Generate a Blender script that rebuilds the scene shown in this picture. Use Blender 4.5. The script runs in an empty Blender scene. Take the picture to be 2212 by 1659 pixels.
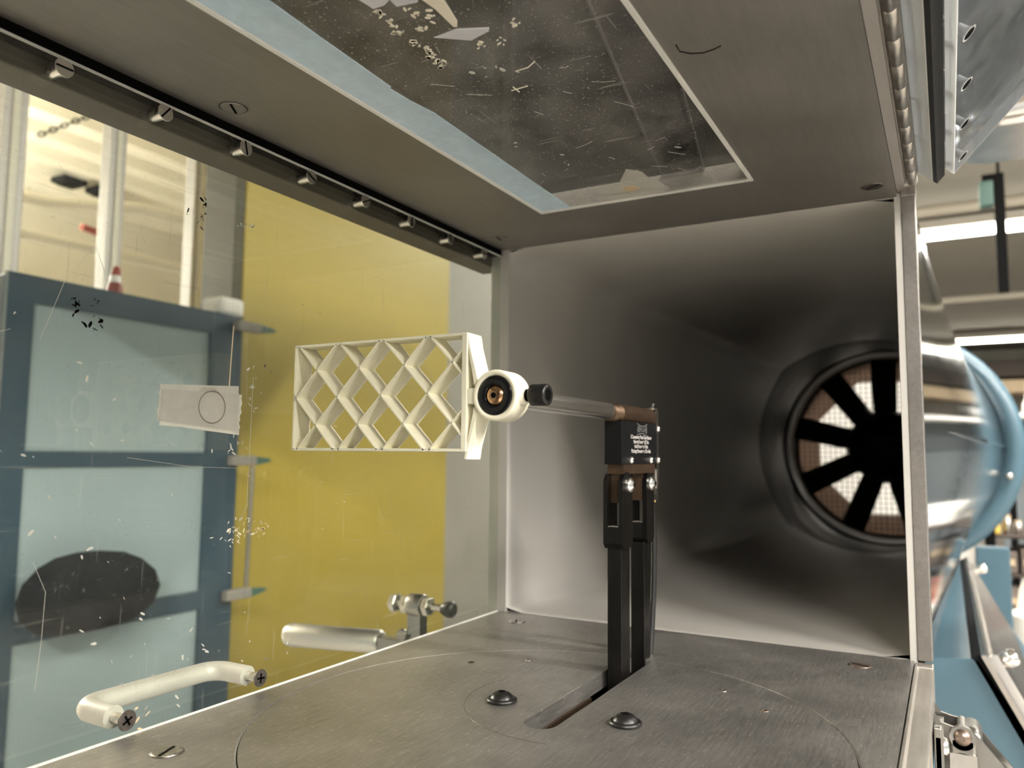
import bpy, bmesh, math, random
from mathutils import Vector, Matrix

S = bpy.context.scene
COL = S.collection
R = random.Random(7)
PI = math.pi

# ------------------------------------------------------------------ camera
cam_d = bpy.data.cameras.new('camera')
cam = bpy.data.objects.new('camera', cam_d); COL.objects.link(cam)
cam_d.sensor_fit = 'HORIZONTAL'; cam_d.sensor_width = 36.0
cam_d.lens = 1687.83 / 2212.0 * 36.0
cam_d.clip_start = 0.01; cam_d.clip_end = 60
_f = Vector((0.8701553, 0.48438877, 0.09053879))
_r = Vector((0.48561632, -0.8741213, 0.00942049))
_u = Vector((-0.08370507, -0.03576982, 0.99584837))
M = Matrix.Identity(4)
for i in range(3):
    M[i][0] = _r[i]; M[i][1] = _u[i]; M[i][2] = -_f[i]
M.translation = Vector((-0.575428, -0.177671, 0.12884))
cam.matrix_world = M
cam_d.dof.use_dof = True
cam_d.dof.focus_distance = 0.40
cam_d.dof.aperture_fstop = 10.0
S.camera = cam

# ------------------------------------------------------------------ world, exposure, big lamps
S.view_settings.view_transform = 'Standard'
S.view_settings.look = 'None'
S.view_settings.gamma = 1.0
S.view_settings.use_curve_mapping = False
S.view_settings.exposure = 0.82
S.cycles.max_bounces = 7
S.cycles.diffuse_bounces = 4
S.cycles.glossy_bounces = 4
S.cycles.transparent_max_bounces = 16
S.cycles.use_light_tree = False
S.cycles.caustics_reflective = False
S.cycles.caustics_refractive = False
W = bpy.data.worlds.new('world'); S.world = W; W.use_nodes = True
W.node_tree.nodes['Background'].inputs[0].default_value = (1.0, 0.965, 0.915, 1)
W.node_tree.nodes['Background'].inputs[1].default_value = 0.42

LAMP_COL = (1.0, 0.945, 0.875)
def area_lamp(x, y, z, sx, sy, power):
    d = bpy.data.lights.new('tube_light', 'AREA'); d.shape = 'RECTANGLE'
    d.size = sx; d.size_y = sy; d.energy = power; d.color = LAMP_COL
    o = bpy.data.objects.new('tube_light', d); COL.objects.link(o)
    o.location = (x, y, z)
    return o
# fluorescent strips on the lab ceiling plus an added bay lamp: (x, y, half length along y, watts)
STRIPS = [(-1.35, -2.9, 1.2, 110), (-2.6, -1.4, 0.62, 110), (-0.05, -2.9, 1.2, 120), (1.9, -1.2, 0.62, 55), (5.25, -0.6, 2.4, 60),
          (10.8, -0.9, 2.4, 40), (0.2, 4.3, 0.8, 230), (3.2, 0.75, 0.62, 45)]
for (x, y, hl, pw) in STRIPS:
    if y > 2:      # lamp added out of view, brightens the bay's deck and far wall
        area_lamp(x, y, 1.285, 0.12, 2 * hl, pw)
        area_lamp(x, y, 1.385, 0.12, 2 * hl, pw).rotation_euler = (PI, 0, 0)
    else:
        area_lamp(x, y, 1.585, 0.12, 2 * hl, pw)

# ------------------------------------------------------------------ materials
def lin(c):
    return tuple(((v / 12.92) if v <= 0.04045 else ((v + 0.055) / 1.055) ** 2.4) for v in c)
MATS = {}
def base_mat(name):
    m = bpy.data.materials.new(name); m.use_nodes = True
    nt = m.node_tree
    b = nt.nodes['Principled BSDF']
    MATS[name] = m
    return m, nt, b
def N(nt, t, **kw):
    n = nt.nodes.new(t)
    for k, v in kw.items(): setattr(n, k, v)
    return n
def ramp(nt, fac, stops):
    r = N(nt, 'ShaderNodeValToRGB'); e = r.color_ramp.elements
    while len(e) < len(stops): e.new(0.5)
    for i, (p, c) in enumerate(stops):
        e[i].position = p; e[i].color = (*c, 1) if len(c) == 3 else c
    nt.links.new(fac, r.inputs['Fac']); return r.outputs['Color']
def coords(nt, scale=(1, 1, 1), rot=(0, 0, 0)):
    tc = N(nt, 'ShaderNodeNewGeometry'); mp = N(nt, 'ShaderNodeMapping')
    mp.inputs['Scale'].default_value = scale; mp.inputs['Rotation'].default_value = rot
    nt.links.new(tc.outputs['Position'], mp.inputs['Vector']); return mp.outputs['Vector']
def noise(nt, vec, scale, detail=2, rough=0.6):
    n = N(nt, 'ShaderNodeTexNoise'); n.inputs['Scale'].default_value = scale
    n.inputs['Detail'].default_value = detail; n.inputs['Roughness'].default_value = rough
    nt.links.new(vec, n.inputs['Vector']); return n.outputs['Fac']
def math_n(nt, op, a, b=None, c=None):
    n = N(nt, 'ShaderNodeMath', operation=op)
    for i, v in enumerate((a, b, c)):
        if v is None: continue
        if isinstance(v, (int, float)): n.inputs[i].default_value = v
        else: nt.links.new(v, n.inputs[i])
    return n.outputs[0]
def mixc(nt, fac, a, b):
    n = N(nt, 'ShaderNodeMix', data_type='RGBA')
    for s, v in ((0, fac), (6, a), (7, b)):
        if isinstance(v, (int, float)): n.inputs[s].default_value = v
        elif isinstance(v, tuple): n.inputs[s].default_value = (*v, 1)
        else: nt.links.new(v, n.inputs[s])
    return n.outputs[2]
def plain(name, col, rough=0.5, metal=0.0, var=0.0, vscale=60.0, bump=0.0, spec=0.5, rvar=0.0, stretch=(1, 1, 1)):
    m, nt, b = base_mat(name)
    b.inputs['Base Color'].default_value = (*col, 1)
    b.inputs['Roughness'].default_value = rough
    b.inputs['Metallic'].default_value = metal
    b.inputs['Specular IOR Level'].default_value = spec
    if var or bump or rvar:
        v = coords(nt, stretch); f = noise(nt, v, vscale)
        if var:
            lo = tuple(c * (1 - var) for c in col); hi = tuple(min(1, c * (1 + var)) for c in col)
            nt.links.new(ramp(nt, f, [(0.3, lo), (0.7, hi)]), b.inputs['Base Color'])
        if rvar:
            nt.links.new(math_n(nt, 'MULTIPLY_ADD', f, 2 * rvar, rough - rvar), b.inputs['Roughness'])
        if bump:
            bp = N(nt, 'ShaderNodeBump'); bp.inputs['Strength'].default_value = bump; bp.inputs['Distance'].default_value = 0.001
            nt.links.new(f, bp.inputs['Height']); nt.links.new(bp.outputs['Normal'], b.inputs['Normal'])
    return m

def brushed(name, col, rough, metal=1.0, sx=8, sy=160, specks=0.0, dirt=0.25):
    """worn sheet metal: brushing along x, blotchy tarnish, fine light scratches"""
    m, nt, b = base_mat(name)
    b.inputs['Metallic'].default_value = metal
    v = coords(nt, (sx, sy, sy)); brush = noise(nt, v, 6, 3, 0.7)
    v2 = coords(nt); blot = noise(nt, v2, 14, 3, 0.6)
    f = math_n(nt, 'MULTIPLY_ADD', brush, 0.5, math_n(nt, 'MULTIPLY', blot, 0.5))
    lo = tuple(c * (1 - dirt) for c in col); hi = tuple(min(1, c * (1 + dirt)) for c in col)
    colr = ramp(nt, f, [(0.35, lo), (0.65, hi)])
    if specks:
        v3 = coords(nt, (60, 260, 260), (0, 0, 0.5)); s1 = noise(nt, v3, 3.0, 1, 0.5)
        v4 = coords(nt, (300, 50, 300), (0, 0, 0.9)); s2 = noise(nt, v4, 3.0, 1, 0.5)
        sc = math_n(nt, 'MAXIMUM', ramp(nt, s1, [(0.66, (0, 0, 0)), (0.74, (1, 1, 1))]), ramp(nt, s2, [(0.67, (0, 0, 0)), (0.75, (1, 1, 1))]))
        colr = mixc(nt, math_n(nt, 'MULTIPLY', sc, specks), colr, (0.75, 0.72, 0.66))
    nt.links.new(colr, b.inputs['Base Color'])
    nt.links.new(math_n(nt, 'MULTIPLY_ADD', f, 0.25, rough - 0.12), b.inputs['Roughness'])
    bp = N(nt, 'ShaderNodeBump'); bp.inputs['Strength'].default_value = 0.06; bp.inputs['Distance'].default_value = 0.0004
    nt.links.new(brush, bp.inputs['Height']); nt.links.new(bp.outputs['Normal'], b.inputs['Normal'])
    return m

def clear_sheet(name, tint, haze=0.0, hazecol=(0.8, 0.78, 0.72), scratch=0.0, dust=0.0, flakes=0.0, ior=1.49, gloss_rough=0.01):
    """clear acrylic: Fresnel reflection over transparency, with dust, hairline scratches and paint flakes of its own"""
    m, nt, b = base_mat(name)
    nt.nodes.remove(b); out = nt.nodes['Material Output']
    tr = N(nt, 'ShaderNodeBsdfTransparent'); tr.inputs['Color'].default_value = (*tint, 1)
    gl = N(nt, 'ShaderNodeBsdfGlossy'); gl.inputs['Roughness'].default_value = gloss_rough
    geo = N(nt, 'ShaderNodeNewGeometry'); dt = N(nt, 'ShaderNodeVectorMath', operation='DOT_PRODUCT')
    nt.links.new(geo.outputs['Incoming'], dt.inputs[0]); nt.links.new(geo.outputs['Normal'], dt.inputs[1])
    f0 = ((ior - 1) / (ior + 1)) ** 2     # Schlick reflectance, the same from either face of the sheet
    one = math_n(nt, 'SUBTRACT', 1.0, math_n(nt, 'ABSOLUTE', dt.outputs['Value']))
    fres = math_n(nt, 'MULTIPLY_ADD', math_n(nt, 'POWER', one, 5.0), 1 - f0, f0)
    mx = N(nt, 'ShaderNodeMixShader')
    nt.links.new(fres, mx.inputs[0]); nt.links.new(tr.outputs[0], mx.inputs[1]); nt.links.new(gl.outputs[0], mx.inputs[2])
    df = N(nt, 'ShaderNodeBsdfDiffuse'); df.inputs['Color'].default_value = (*hazecol, 1)
    tl = N(nt, 'ShaderNodeBsdfTranslucent'); tl.inputs['Color'].default_value = (*hazecol, 1)
    md = N(nt, 'ShaderNodeMixShader'); md.inputs[0].default_value = 0.4
    nt.links.new(df.outputs[0], md.inputs[1]); nt.links.new(tl.outputs[0], md.inputs[2])
    v = coords(nt)
    mask = None
    def add(a):
        nonlocal mask
        mask = a if mask is None else math_n(nt, 'MAXIMUM', mask, a)
    if haze:
        h = ramp(nt, noise(nt, v, 30, 3, 0.65), [(0.35, (0, 0, 0)), (0.75, (1, 1, 1))])
        add(math_n(nt, 'MULTIPLY', h, haze))
    if scratch:
        for i, (sc, rot) in enumerate((((25, 420, 420), (0.4, 0.9, 0.5)), ((380, 30, 380), (0.2, 0.3, 1.1)), ((420, 420, 26), (0.8, 0.2, 0.3)))):
            s = noise(nt, coords(nt, sc, rot), 1.0, 1, 0.5)
            add(math_n(nt, 'MULTIPLY', ramp(nt, s, [(0.715, (0, 0, 0)), (0.76, (1, 1, 1))]), scratch))
    if dust:
        s = noise(nt, v, 900, 1, 0.5)
        add(math_n(nt, 'MULTIPLY', ramp(nt, s, [(0.66, (0, 0, 0)), (0.76, (1, 1, 1))]), dust))
    if flakes:
        s = noise(nt, v, 55, 5, 0.75)
        add(math_n(nt, 'MULTIPLY', ramp(nt, s, [(0.73, (0, 0, 0)), (0.76, (1, 1, 1))]), flakes))
    if mask is None:
        nt.links.new(mx.outputs[0], out.inputs['Surface'])
    else:
        fm = N(nt, 'ShaderNodeMixShader')
        nt.links.new(mask, fm.inputs[0]); nt.links.new(mx.outputs[0], fm.inputs[1]); nt.links.new(md.outputs[0], fm.inputs[2])
        nt.links.new(fm.outputs[0], out.inputs['Surface'])
    return m

def milky(name, col, t=0.4, trans=0.0):
    m, nt, b = base_mat(name); nt.nodes.remove(b); out = nt.nodes['Material Output']
    d = N(nt, 'ShaderNodeBsdfDiffuse'); d.inputs['Color'].default_value = (*col, 1)
    l = N(nt, 'ShaderNodeBsdfTranslucent'); l.inputs['Color'].default_value = (*col, 1)
    x = N(nt, 'ShaderNodeMixShader'); x.inputs[0].default_value = t
    nt.links.new(d.outputs[0], x.inputs[1]); nt.links.new(l.outputs[0], x.inputs[2])
    g = N(nt, 'ShaderNodeBsdfGlossy'); g.inputs['Roughness'].default_value = 0.25
    y = N(nt, 'ShaderNodeMixShader'); y.inputs[0].default_value = 0.06
    nt.links.new(x.outputs[0], y.inputs[1]); nt.links.new(g.outputs[0], y.inputs[2])
    last = y
    if trans:
        t_ = N(nt, 'ShaderNodeBsdfTransparent'); z = N(nt, 'ShaderNodeMixShader')
        f = noise(nt, coords(nt), 90, 6, 0.65)
        nt.links.new(ramp(nt, f, [(0.3, (trans * 0.7,) * 3), (0.7, (min(1, trans * 1.3),) * 3)]), z.inputs[0])
        nt.links.new(y.outputs[0], z.inputs[1]); nt.links.new(t_.outputs[0], z.inputs[2]); last = z
    nt.links.new(last.outputs[0], out.inputs['Surface'])
    return m

def glow(name, col, strength):
    m, nt, b = base_mat(name)
    b.inputs['Base Color'].default_value = (0.9, 0.9, 0.85, 1)
    b.inputs['Emission Color'].default_value = (*col, 1); b.inputs['Emission Strength'].default_value = strength
    return m

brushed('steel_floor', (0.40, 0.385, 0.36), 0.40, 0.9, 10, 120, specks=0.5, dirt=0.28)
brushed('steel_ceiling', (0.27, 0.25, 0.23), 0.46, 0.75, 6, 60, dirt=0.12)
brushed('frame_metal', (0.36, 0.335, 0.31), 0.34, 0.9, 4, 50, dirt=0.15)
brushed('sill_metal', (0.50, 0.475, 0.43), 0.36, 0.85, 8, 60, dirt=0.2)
plain('rail_paint', (0.09, 0.075, 0.06), 0.55, 0.2, var=0.1, vscale=20)
plain('gap_black', (0.002, 0.002, 0.002), 0.9, spec=0.05)
plain('diffuser_paint', (0.57, 0.55, 0.515), 0.42, 0.0, var=0.04, vscale=8, spec=0.4)
plain('cone_shade_black', (0.055, 0.050, 0.045), 0.55, 0.0, var=0.5, vscale=9, spec=0.25)  # dark tone stands in for the shade deep in the diffuser
plain('polished_alu', (0.50, 0.56, 0.59), 0.08, 1.0, var=0.06, vscale=12, rvar=0.04, stretch=(1, 8, 8))
plain('blue_paint', (0.075, 0.142, 0.185), 0.28, 0.0, var=0.05, vscale=10)
plain('blue_deep', (0.055, 0.12, 0.17), 0.5)
plain('fan_blade', (0.09, 0.09, 0.04), 0.45)
plain('fan_black', (0.012, 0.011, 0.010), 0.5)
plain('wire', (0.10, 0.085, 0.07), 0.5, 0.3)
plain('print_cream', (0.94, 0.90, 0.71), 0.40, var=0.03, vscale=120, bump=0.15)
plain('black_oxide', (0.009, 0.0085, 0.008), 0.34, 0.1, rvar=0.08, vscale=300)
plain('washer_black', (0.012, 0.012, 0.012), 0.16, 0.5)
plain('copper_bolt', (0.42, 0.25, 0.14), 0.22, 1.0)
plain('chrome', (0.88, 0.86, 0.83), 0.20, 1.0, rvar=0.06, vscale=200, stretch=(1, 6, 6))
plain('sting_steel', (0.92, 0.90, 0.87), 0.25, 1.0, rvar=0.05, vscale=200, stretch=(1, 6, 6))
plain('satin_steel', (0.62, 0.59, 0.55), 0.28, 1.0, rvar=0.08, vscale=120)
plain('bronze', (0.095, 0.062, 0.040), 0.5, 0.85, var=0.15, vscale=80)
plain('anodised_black', (0.0045, 0.0045, 0.005), 0.5, 0.0, spec=0.2)
plain('strut_black', (0.0045, 0.004, 0.0036), 0.30, 0.0, spec=0.28, var=0.5, vscale=150, bump=0.25, stretch=(1, 1, 0.25))
plain('cable_black', (0.010, 0.010, 0.010), 0.35)
plain('cable_tan', (0.40, 0.26, 0.10), 0.5)
plain('print_white', (0.72, 0.70, 0.66), 0.6)
plain('logo_grey', (0.16, 0.16, 0.16), 0.6)
plain('handle_alu', (0.80, 0.74, 0.72), 0.45, 0.15, var=0.06, vscale=60)
plain('grip_alu', (0.60, 0.58, 0.55), 0.42, 0.8)
plain('screw_dark', (0.16, 0.14, 0.125), 0.35, 0.8, var=0.3, vscale=300)
plain('clamp_steel', (0.36, 0.35, 0.325), 0.34, 1.0, rvar=0.08, vscale=100)
plain('rubber', (0.02, 0.02, 0.02), 0.4)
plain('rivet_brown', (0.26, 0.20, 0.16), 0.35, 0.8)
plain('stainless', (0.62, 0.58, 0.53), 0.24, 1.0, var=0.08, vscale=20, rvar=0.06)
plain('hinge_metal', (0.42, 0.39, 0.35), 0.30, 0.95, var=0.12, vscale=200)
plain('gasket', (0.006, 0.006, 0.006), 0.85, bump=0.4, vscale=900)
plain('yellow_panel', (0.33, 0.25, 0.034), 0.45, var=0.04, vscale=3)
plain('grey_wall', (0.25, 0.235, 0.21), 0.7, var=0.03, vscale=4)
plain('olive_shade', (0.045, 0.040, 0.018), 0.6)  # shade on the yellow board's side, put into the colour
plain('slate_wall', (0.13, 0.15, 0.16), 0.6, var=0.3, vscale=2)
plain('far_wall', (0.36, 0.345, 0.31), 0.7, var=0.15, vscale=2)
plain('cream_wall', (0.84, 0.79, 0.66), 0.7, var=0.03, vscale=3)
plain('lab_ceiling_paint', (0.33, 0.31, 0.265), 0.7, var=0.04, vscale=3)
plain('deck_cream', (0.84, 0.79, 0.66), 0.7, var=0.04, vscale=3)
plain('lab_floor_paint', (0.35, 0.33, 0.30), 0.6, var=0.1, vscale=3)
plain('locker_frame', (0.025, 0.055, 0.082), 0.45)
plain('locker_panel', (0.30, 0.375, 0.40), 0.5, var=0.04, vscale=3)
plain('alu_post', (0.48, 0.455, 0.43), 0.5, 0.3)
plain('pipe_white', (0.66, 0.62, 0.52), 0.5)
plain('dark_thing', (0.008, 0.009, 0.011), 0.8, spec=0.15)
plain('brown_shelf', (0.05, 0.035, 0.028), 0.6)
plain('bin_grey', (0.16, 0.13, 0.11), 0.6, var=0.3, vscale=30)
plain('red_plastic', (0.30, 0.06, 0.04), 0.5)
plain('white_plastic', (0.85, 0.83, 0.78), 0.4)
plain('yellow_tin', (0.75, 0.52, 0.10), 0.4)
plain('green_box', (0.05, 0.11, 0.09), 0.5)
plain('tan_light', (0.55, 0.42, 0.27), 0.5)
plain('black_metal', (0.004, 0.004, 0.004), 0.8, spec=0.1)
plain('fixture_white', (0.75, 0.72, 0.66), 0.5)
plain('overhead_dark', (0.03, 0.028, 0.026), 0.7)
plain('lid_mask_dark', (0.02, 0.018, 0.016), 0.8)
glow('tube_glow', (1.0, 0.95, 0.80), 9.0)
clear_sheet('window_clear', (0.90, 0.92, 0.88), haze=0.02, hazecol=(0.62, 0.60, 0.55), scratch=0.08, dust=0.05, flakes=0.0)
clear_sheet('ceiling_clear', (0.62, 0.61, 0.58), haze=0.20, hazecol=(0.52, 0.50, 0.47), scratch=0.30, dust=0.60, flakes=0.0, ior=1.62)
clear_sheet('door_clear', (0.84, 0.87, 0.90), haze=0.14, hazecol=(0.72, 0.74, 0.78), scratch=0.15, dust=0.12)
clear_sheet('ruler_clear', (0.82, 0.81, 0.82), haze=0.34, hazecol=(0.62, 0.60, 0.60), scratch=0.1)
milky('acrylic_edge', (0.99, 0.98, 0.95), 0.55)
milky('tape_white', (0.66, 0.645, 0.60), 0.45, trans=0.22)
milky('tape_clear', (0.54, 0.53, 0.49), 0.35, trans=0.30)
milky('paper_warm', (0.96, 0.92, 0.83), 0.6)
milky('paper_cool', (0.82, 0.82, 0.86), 0.6)
milky('film_blue', (0.72, 0.85, 0.95), 0.6, trans=0.26)
milky('filter_tan', (0.33, 0.27, 0.23), 0.8)

# ------------------------------------------------------------------ mesh helpers
class MB:
    def __init__(self): self.v = []; self.f = []; self.sm = []
    def add(self, vs, fs, smooth=False):
        o = len(self.v); self.v += [tuple(p) for p in vs]
        for f in fs: self.f.append([i + o for i in f]); self.sm.append(smooth)
        return self
    def box(self, x0, x1, y0, y1, z0, z1, bev=0.0):
        x0, x1 = sorted((x0, x1)); y0, y1 = sorted((y0, y1)); z0, z1 = sorted((z0, z1))
        if bev <= 0:
            vs = [(x, y, z) for x in (x0, x1) for y in (y0, y1) for z in (z0, z1)]
            return self.add(vs, [(0, 1, 3, 2), (4, 6, 7, 5), (0, 4, 5, 1), (2, 3, 7, 6), (0, 2, 6, 4), (1, 5, 7, 3)])
        bm = bmesh.new(); bmesh.ops.create_cube(bm, size=1)
        for v in bm.verts:
            v.co = Vector(((x0 + x1) / 2 + v.co.x * (x1 - x0), (y0 + y1) / 2 + v.co.y * (y1 - y0), (z0 + z1) / 2 + v.co.z * (z1 - z0)))
        bmesh.ops.bevel(bm, geom=bm.edges[:], offset=bev, segments=2, affect='EDGES', profile=0.5)
        bm.verts.index_update()
        self.add([v.co[:] for v in bm.verts], [[v.index for v in f.verts] for f in bm.faces]); bm.free(); return self
    def prism(self, pts, a0, a1, axis=0, smooth=False):
        """pts: 2D polygon in the plane across axis; extruded from a0 to a1"""
        def P(a, q):
            return {0: (a, q[0], q[1]), 1: (q[0], a, q[1]), 2: (q[0], q[1], a)}[axis]
        n = len(pts)
        vs = [P(a0, q) for q in pts] + [P(a1, q) for q in pts]
        fs = [list(range(n))[::-1], list(range(n, 2 * n))]
        o = len(self.v); self.v += vs
        for f in fs: self.f.append([i + o for i in f]); self.sm.append(False)
        for i in range(n):
            self.f.append([o + i, o + (i + 1) % n, o + n + (i + 1) % n, o + n + i]); self.sm.append(smooth)
        return self
    def lathe(self, prof, origin, axis, n=32, closed=False, caps=True, smooth=True, phase=0.0):
        """prof: list of (distance along axis, radius)"""
        ax = Vector(axis).normalized(); o = Vector(origin)
        t = Vector((0, 0, 1)) if abs(ax.z) < 0.9 else Vector((1, 0, 0))
        e1 = ax.cross(t).normalized(); e2 = ax.cross(e1)
        vs = []
        for (d, r) in prof:
            for k in range(n):
                a = phase + 2 * PI * k / n
                vs.append(o + ax * d + (e1 * math.cos(a) + e2 * math.sin(a)) * r)
        fs = []
        m = len(prof)
        for i in range(m if closed else m - 1):
            j = (i + 1) % m
            for k in range(n):
                k2 = (k + 1) % n
                fs.append((i * n + k, i * n + k2, j * n + k2, j * n + k))
        self.add(vs, fs, smooth)
        if caps and not closed:
            self.add(vs[:n], [list(range(n))[::-1]]); self.add(vs[-n:], [list(range(n))])
        return self
    def cyl(self, p0, p1, r, n=24, bev=0.0, smooth=True, r1=None):
        p0, p1 = Vector(p0), Vector(p1); L = (p1 - p0).length; r1 = r if r1 is None else r1
        prof = [(0, r), (L, r1)] if not bev else [(0, r - bev), (bev, r), (L - bev, r1), (L, r1 - bev)]
        return self.lathe(prof, p0, p1 - p0, n, smooth=smooth)
    def tube(self, pts, r, n=12, closed=False):
        pts = [Vector(p) for p in pts]; vs = []; m = len(pts); prev = None
        for i, p in enumerate(pts):
            if closed: d = (pts[(i + 1) % m] - pts[i - 1]).normalized()
            else: d = (pts[min(i + 1, m - 1)] - pts[max(i - 1, 0)]).normalized()
            if prev is None:
                t = Vector((0, 0, 1)) if abs(d.z) < 0.9 else Vector((1, 0, 0)); e = d.cross(t).normalized()
            else:
                e = (prev - d * prev.dot(d)).normalized()
            prev = e; g = d.cross(e); rr = r[i] if isinstance(r, (list, tuple)) else r
            for k in range(n):
                a = 2 * PI * k / n; vs.append(p + (e * math.cos(a) + g * math.sin(a)) * rr)
        fs = []
        for i in range(m if closed else m - 1):
            j = (i + 1) % m
            for k in range(n): fs.append((i * n + k, i * n + (k + 1) % n, j * n + (k + 1) % n, j * n + k))
        self.add(vs, fs, True)
        if not closed:
            self.add(vs[:n], [list(range(n))[::-1]]); self.add(vs[-n:], [list(range(n))])
        return self
    def slab(self, poly, z0, z1, axis=2):
        return self.prism(poly, z0, z1, axis)
    def build(self, name, mat, parent=None, label=None):
        me = bpy.data.meshes.new(name); me.from_pydata(self.v, [], self.f)
        bm = bmesh.new(); bm.from_mesh(me); bmesh.ops.recalc_face_normals(bm, faces=bm.faces[:]); bm.to_mesh(me); bm.free()
        if len(self.sm) == len(me.polygons):
            me.polygons.foreach_set('use_smooth', self.sm)
        me.materials.append(MATS[mat]); me.update()
        o = bpy.data.objects.new(name, me); COL.objects.link(o)
        attach(o, parent)
        if label: o['label'] = label
        return o
def attach(o, parent):
    if parent is None: return
    o.parent = parent
    if parent.type == 'EMPTY': o.matrix_parent_inverse = Matrix.Translation(-Vector(parent.location))
def tag(o, label=None, cat=None, group=None, kind=None):
    if label: o['label'] = label
    if cat: o['category'] = cat
    if group: o['group'] = group
    if kind: o['kind'] = kind
    return o
def thing(name, loc, label, cat, group=None):
    o = bpy.data.objects.new(name, None); COL.objects.link(o); o.location = loc
    o.empty_display_size = 0.01
    return tag(o, label, cat, group)
def text_mesh(body, size, mat, name, parent, origin, ex, ez, warp=None, align='CENTER'):
    """flat lettering laid on a plane: ex = reading direction, ez = up direction"""
    c = bpy.data.curves.new('t', 'FONT'); c.body = body; c.size = size; c.align_x = align; c.align_y = 'CENTER'; c.resolution_u = 3
    t = bpy.data.objects.new('t', c); COL.objects.link(t)
    dg = bpy.context.evaluated_depsgraph_get()
    me = bpy.data.meshes.new_from_object(t.evaluated_get(dg))
    COL.objects.unlink(t); bpy.data.objects.remove(t); bpy.data.curves.remove(c)
    ex, ez, o = Vector(ex), Vector(ez), Vector(origin)
    for v in me.vertices:
        x, y = v.co.x, v.co.y
        if warp: x, y = warp(x, y)
        v.co = o + ex * x + ez * y
    me.materials.clear(); me.materials.append(MATS[mat])
    ob = bpy.data.objects.new(name, me); COL.objects.link(ob); attach(ob, parent); return ob
def copy_tree(o, parent=None):
    c = o.copy(); COL.objects.link(c)
    if parent is not None: c.parent = parent
    for ch in list(o.children): copy_tree(ch, c)
    return c

HY = 0.1537      # half width of the test section
HZ = 0.305       # its height
X0, X1 = -0.72, 0.0

# ================================================================== SETTING: test section
TC = (-0.2252, -0.0017); TR = 0.1404
# ---- floor plate with round opening
def rect_hit(c, a, x0, x1, y0, y1):
    dx, dy = math.cos(a), math.sin(a); t = 1e9
    if dx > 1e-9: t = min(t, (x1 - c[0]) / dx)
    if dx < -1e-9: t = min(t, (x0 - c[0]) / dx)
    if dy > 1e-9: t = min(t, (y1 - c[1]) / dy)
    if dy < -1e-9: t = min(t, (y0 - c[1]) / dy)
    return (c[0] + dx * t, c[1] + dy * t)
def plate_with_hole(angles, inner, outer, z0, z1, ch=0.0):
    """ring plate between two star-shaped outlines; ch = chamfer on the top inner edge"""
    mb = MB(); n = len(angles); rows = []
    I = [inner(a) for a in angles]; O = [outer(a) for a in angles]
    rows.append([(p[0], p[1], z1) for p in O])
    if ch:
        rows.append([(p[0] + (q[0] - p[0]) * 0 + ch * math.cos(a), p[1] + ch * math.sin(a), z1) for p, q, a in zip(I, O, angles)])
        rows.append([(p[0], p[1], z1 - ch) for p in I])
    else:
        rows.append([(p[0], p[1], z1) for p in I])
    rows.append([(p[0], p[1], z0) for p in I]); rows.append([(p[0], p[1], z0) for p in O])
    vs = [p for r in rows for p in r]; m = len(rows); fs = []
    for i in range(m):
        j = (i + 1) % m
        for k in range(n):
            k2 = (k + 1) % n; fs.append((i * n + k, i * n + k2, j * n + k2, j * n + k))
    mb.add(vs, fs); return mb
FY = 0.1522
corner_as = [math.atan2(y - TC[1], x - TC[0]) for x in (X0, X1) for y in (-FY - 0.002, FY)]
ANG = sorted([2 * PI * k / 160 - PI for k in range(160)] + corner_as)
floor = plate_with_hole(ANG, lambda a: (TC[0] + TR * math.cos(a), TC[1] + TR * math.sin(a)),
                        lambda a: rect_hit(TC, a, X0, X1, -FY - 0.002, FY), -0.009, 0.0, 0.0008).build('floor', 'steel_floor')
tag(floor, 'worn grey steel floor plate of the test section', None, None, 'structure')
# ---- ceiling plate with the pane opening
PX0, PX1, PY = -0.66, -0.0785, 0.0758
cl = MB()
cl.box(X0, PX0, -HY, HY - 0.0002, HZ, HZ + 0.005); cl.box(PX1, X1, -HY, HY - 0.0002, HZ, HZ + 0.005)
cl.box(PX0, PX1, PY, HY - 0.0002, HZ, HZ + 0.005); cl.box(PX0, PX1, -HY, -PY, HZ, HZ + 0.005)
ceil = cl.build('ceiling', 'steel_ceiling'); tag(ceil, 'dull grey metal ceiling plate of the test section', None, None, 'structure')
# ---- side window pane (left) with its rails
PT = 0.0095
win = MB().box(X0, -0.002, HY, HY + PT, -0.030, 0.2995).build('window_1', 'window_clear')
tag(win, 'large clear scratched acrylic side window of the test section', None, None, 'structure')
MB().box(X0, -0.002, HY - 0.0001, HY + 0.0009, 0.2992, 0.3002).build('pane_edge', 'acrylic_edge', win, 'pale cut top edge of the pane')
MB().box(X0, -0.002, HY - 0.0005, HY + 0.0003, -0.0008, 0.0005).build('pane_edge', 'acrylic_edge', win, 'pale cut bottom edge of the pane')
rail = MB().box(X0, 0.02, HY + PT + 0.0006, HY + PT + 0.022, 0.2915, HZ + 0.012, 0.0008).build('trim_1', 'rail_paint')
tag(rail, 'dark rail outside the top of the side window', None, None, 'structure')
t2 = MB().box(X0, 0.0, HY + 0.0001, HY + PT + 0.0005, 0.3003, HZ + 0.012).build('trim_2', 'gap_black')
tag(t2, 'black seal in the slot above the side window', None, None, 'structure')
t3 = MB().box(X0, 0.0, FY + 0.0001, HY - 0.0003, -0.0300, -0.0010).build('trim_3', 'gap_black')
tag(t3, 'black seal under the side window', None, None, 'structure')
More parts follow.
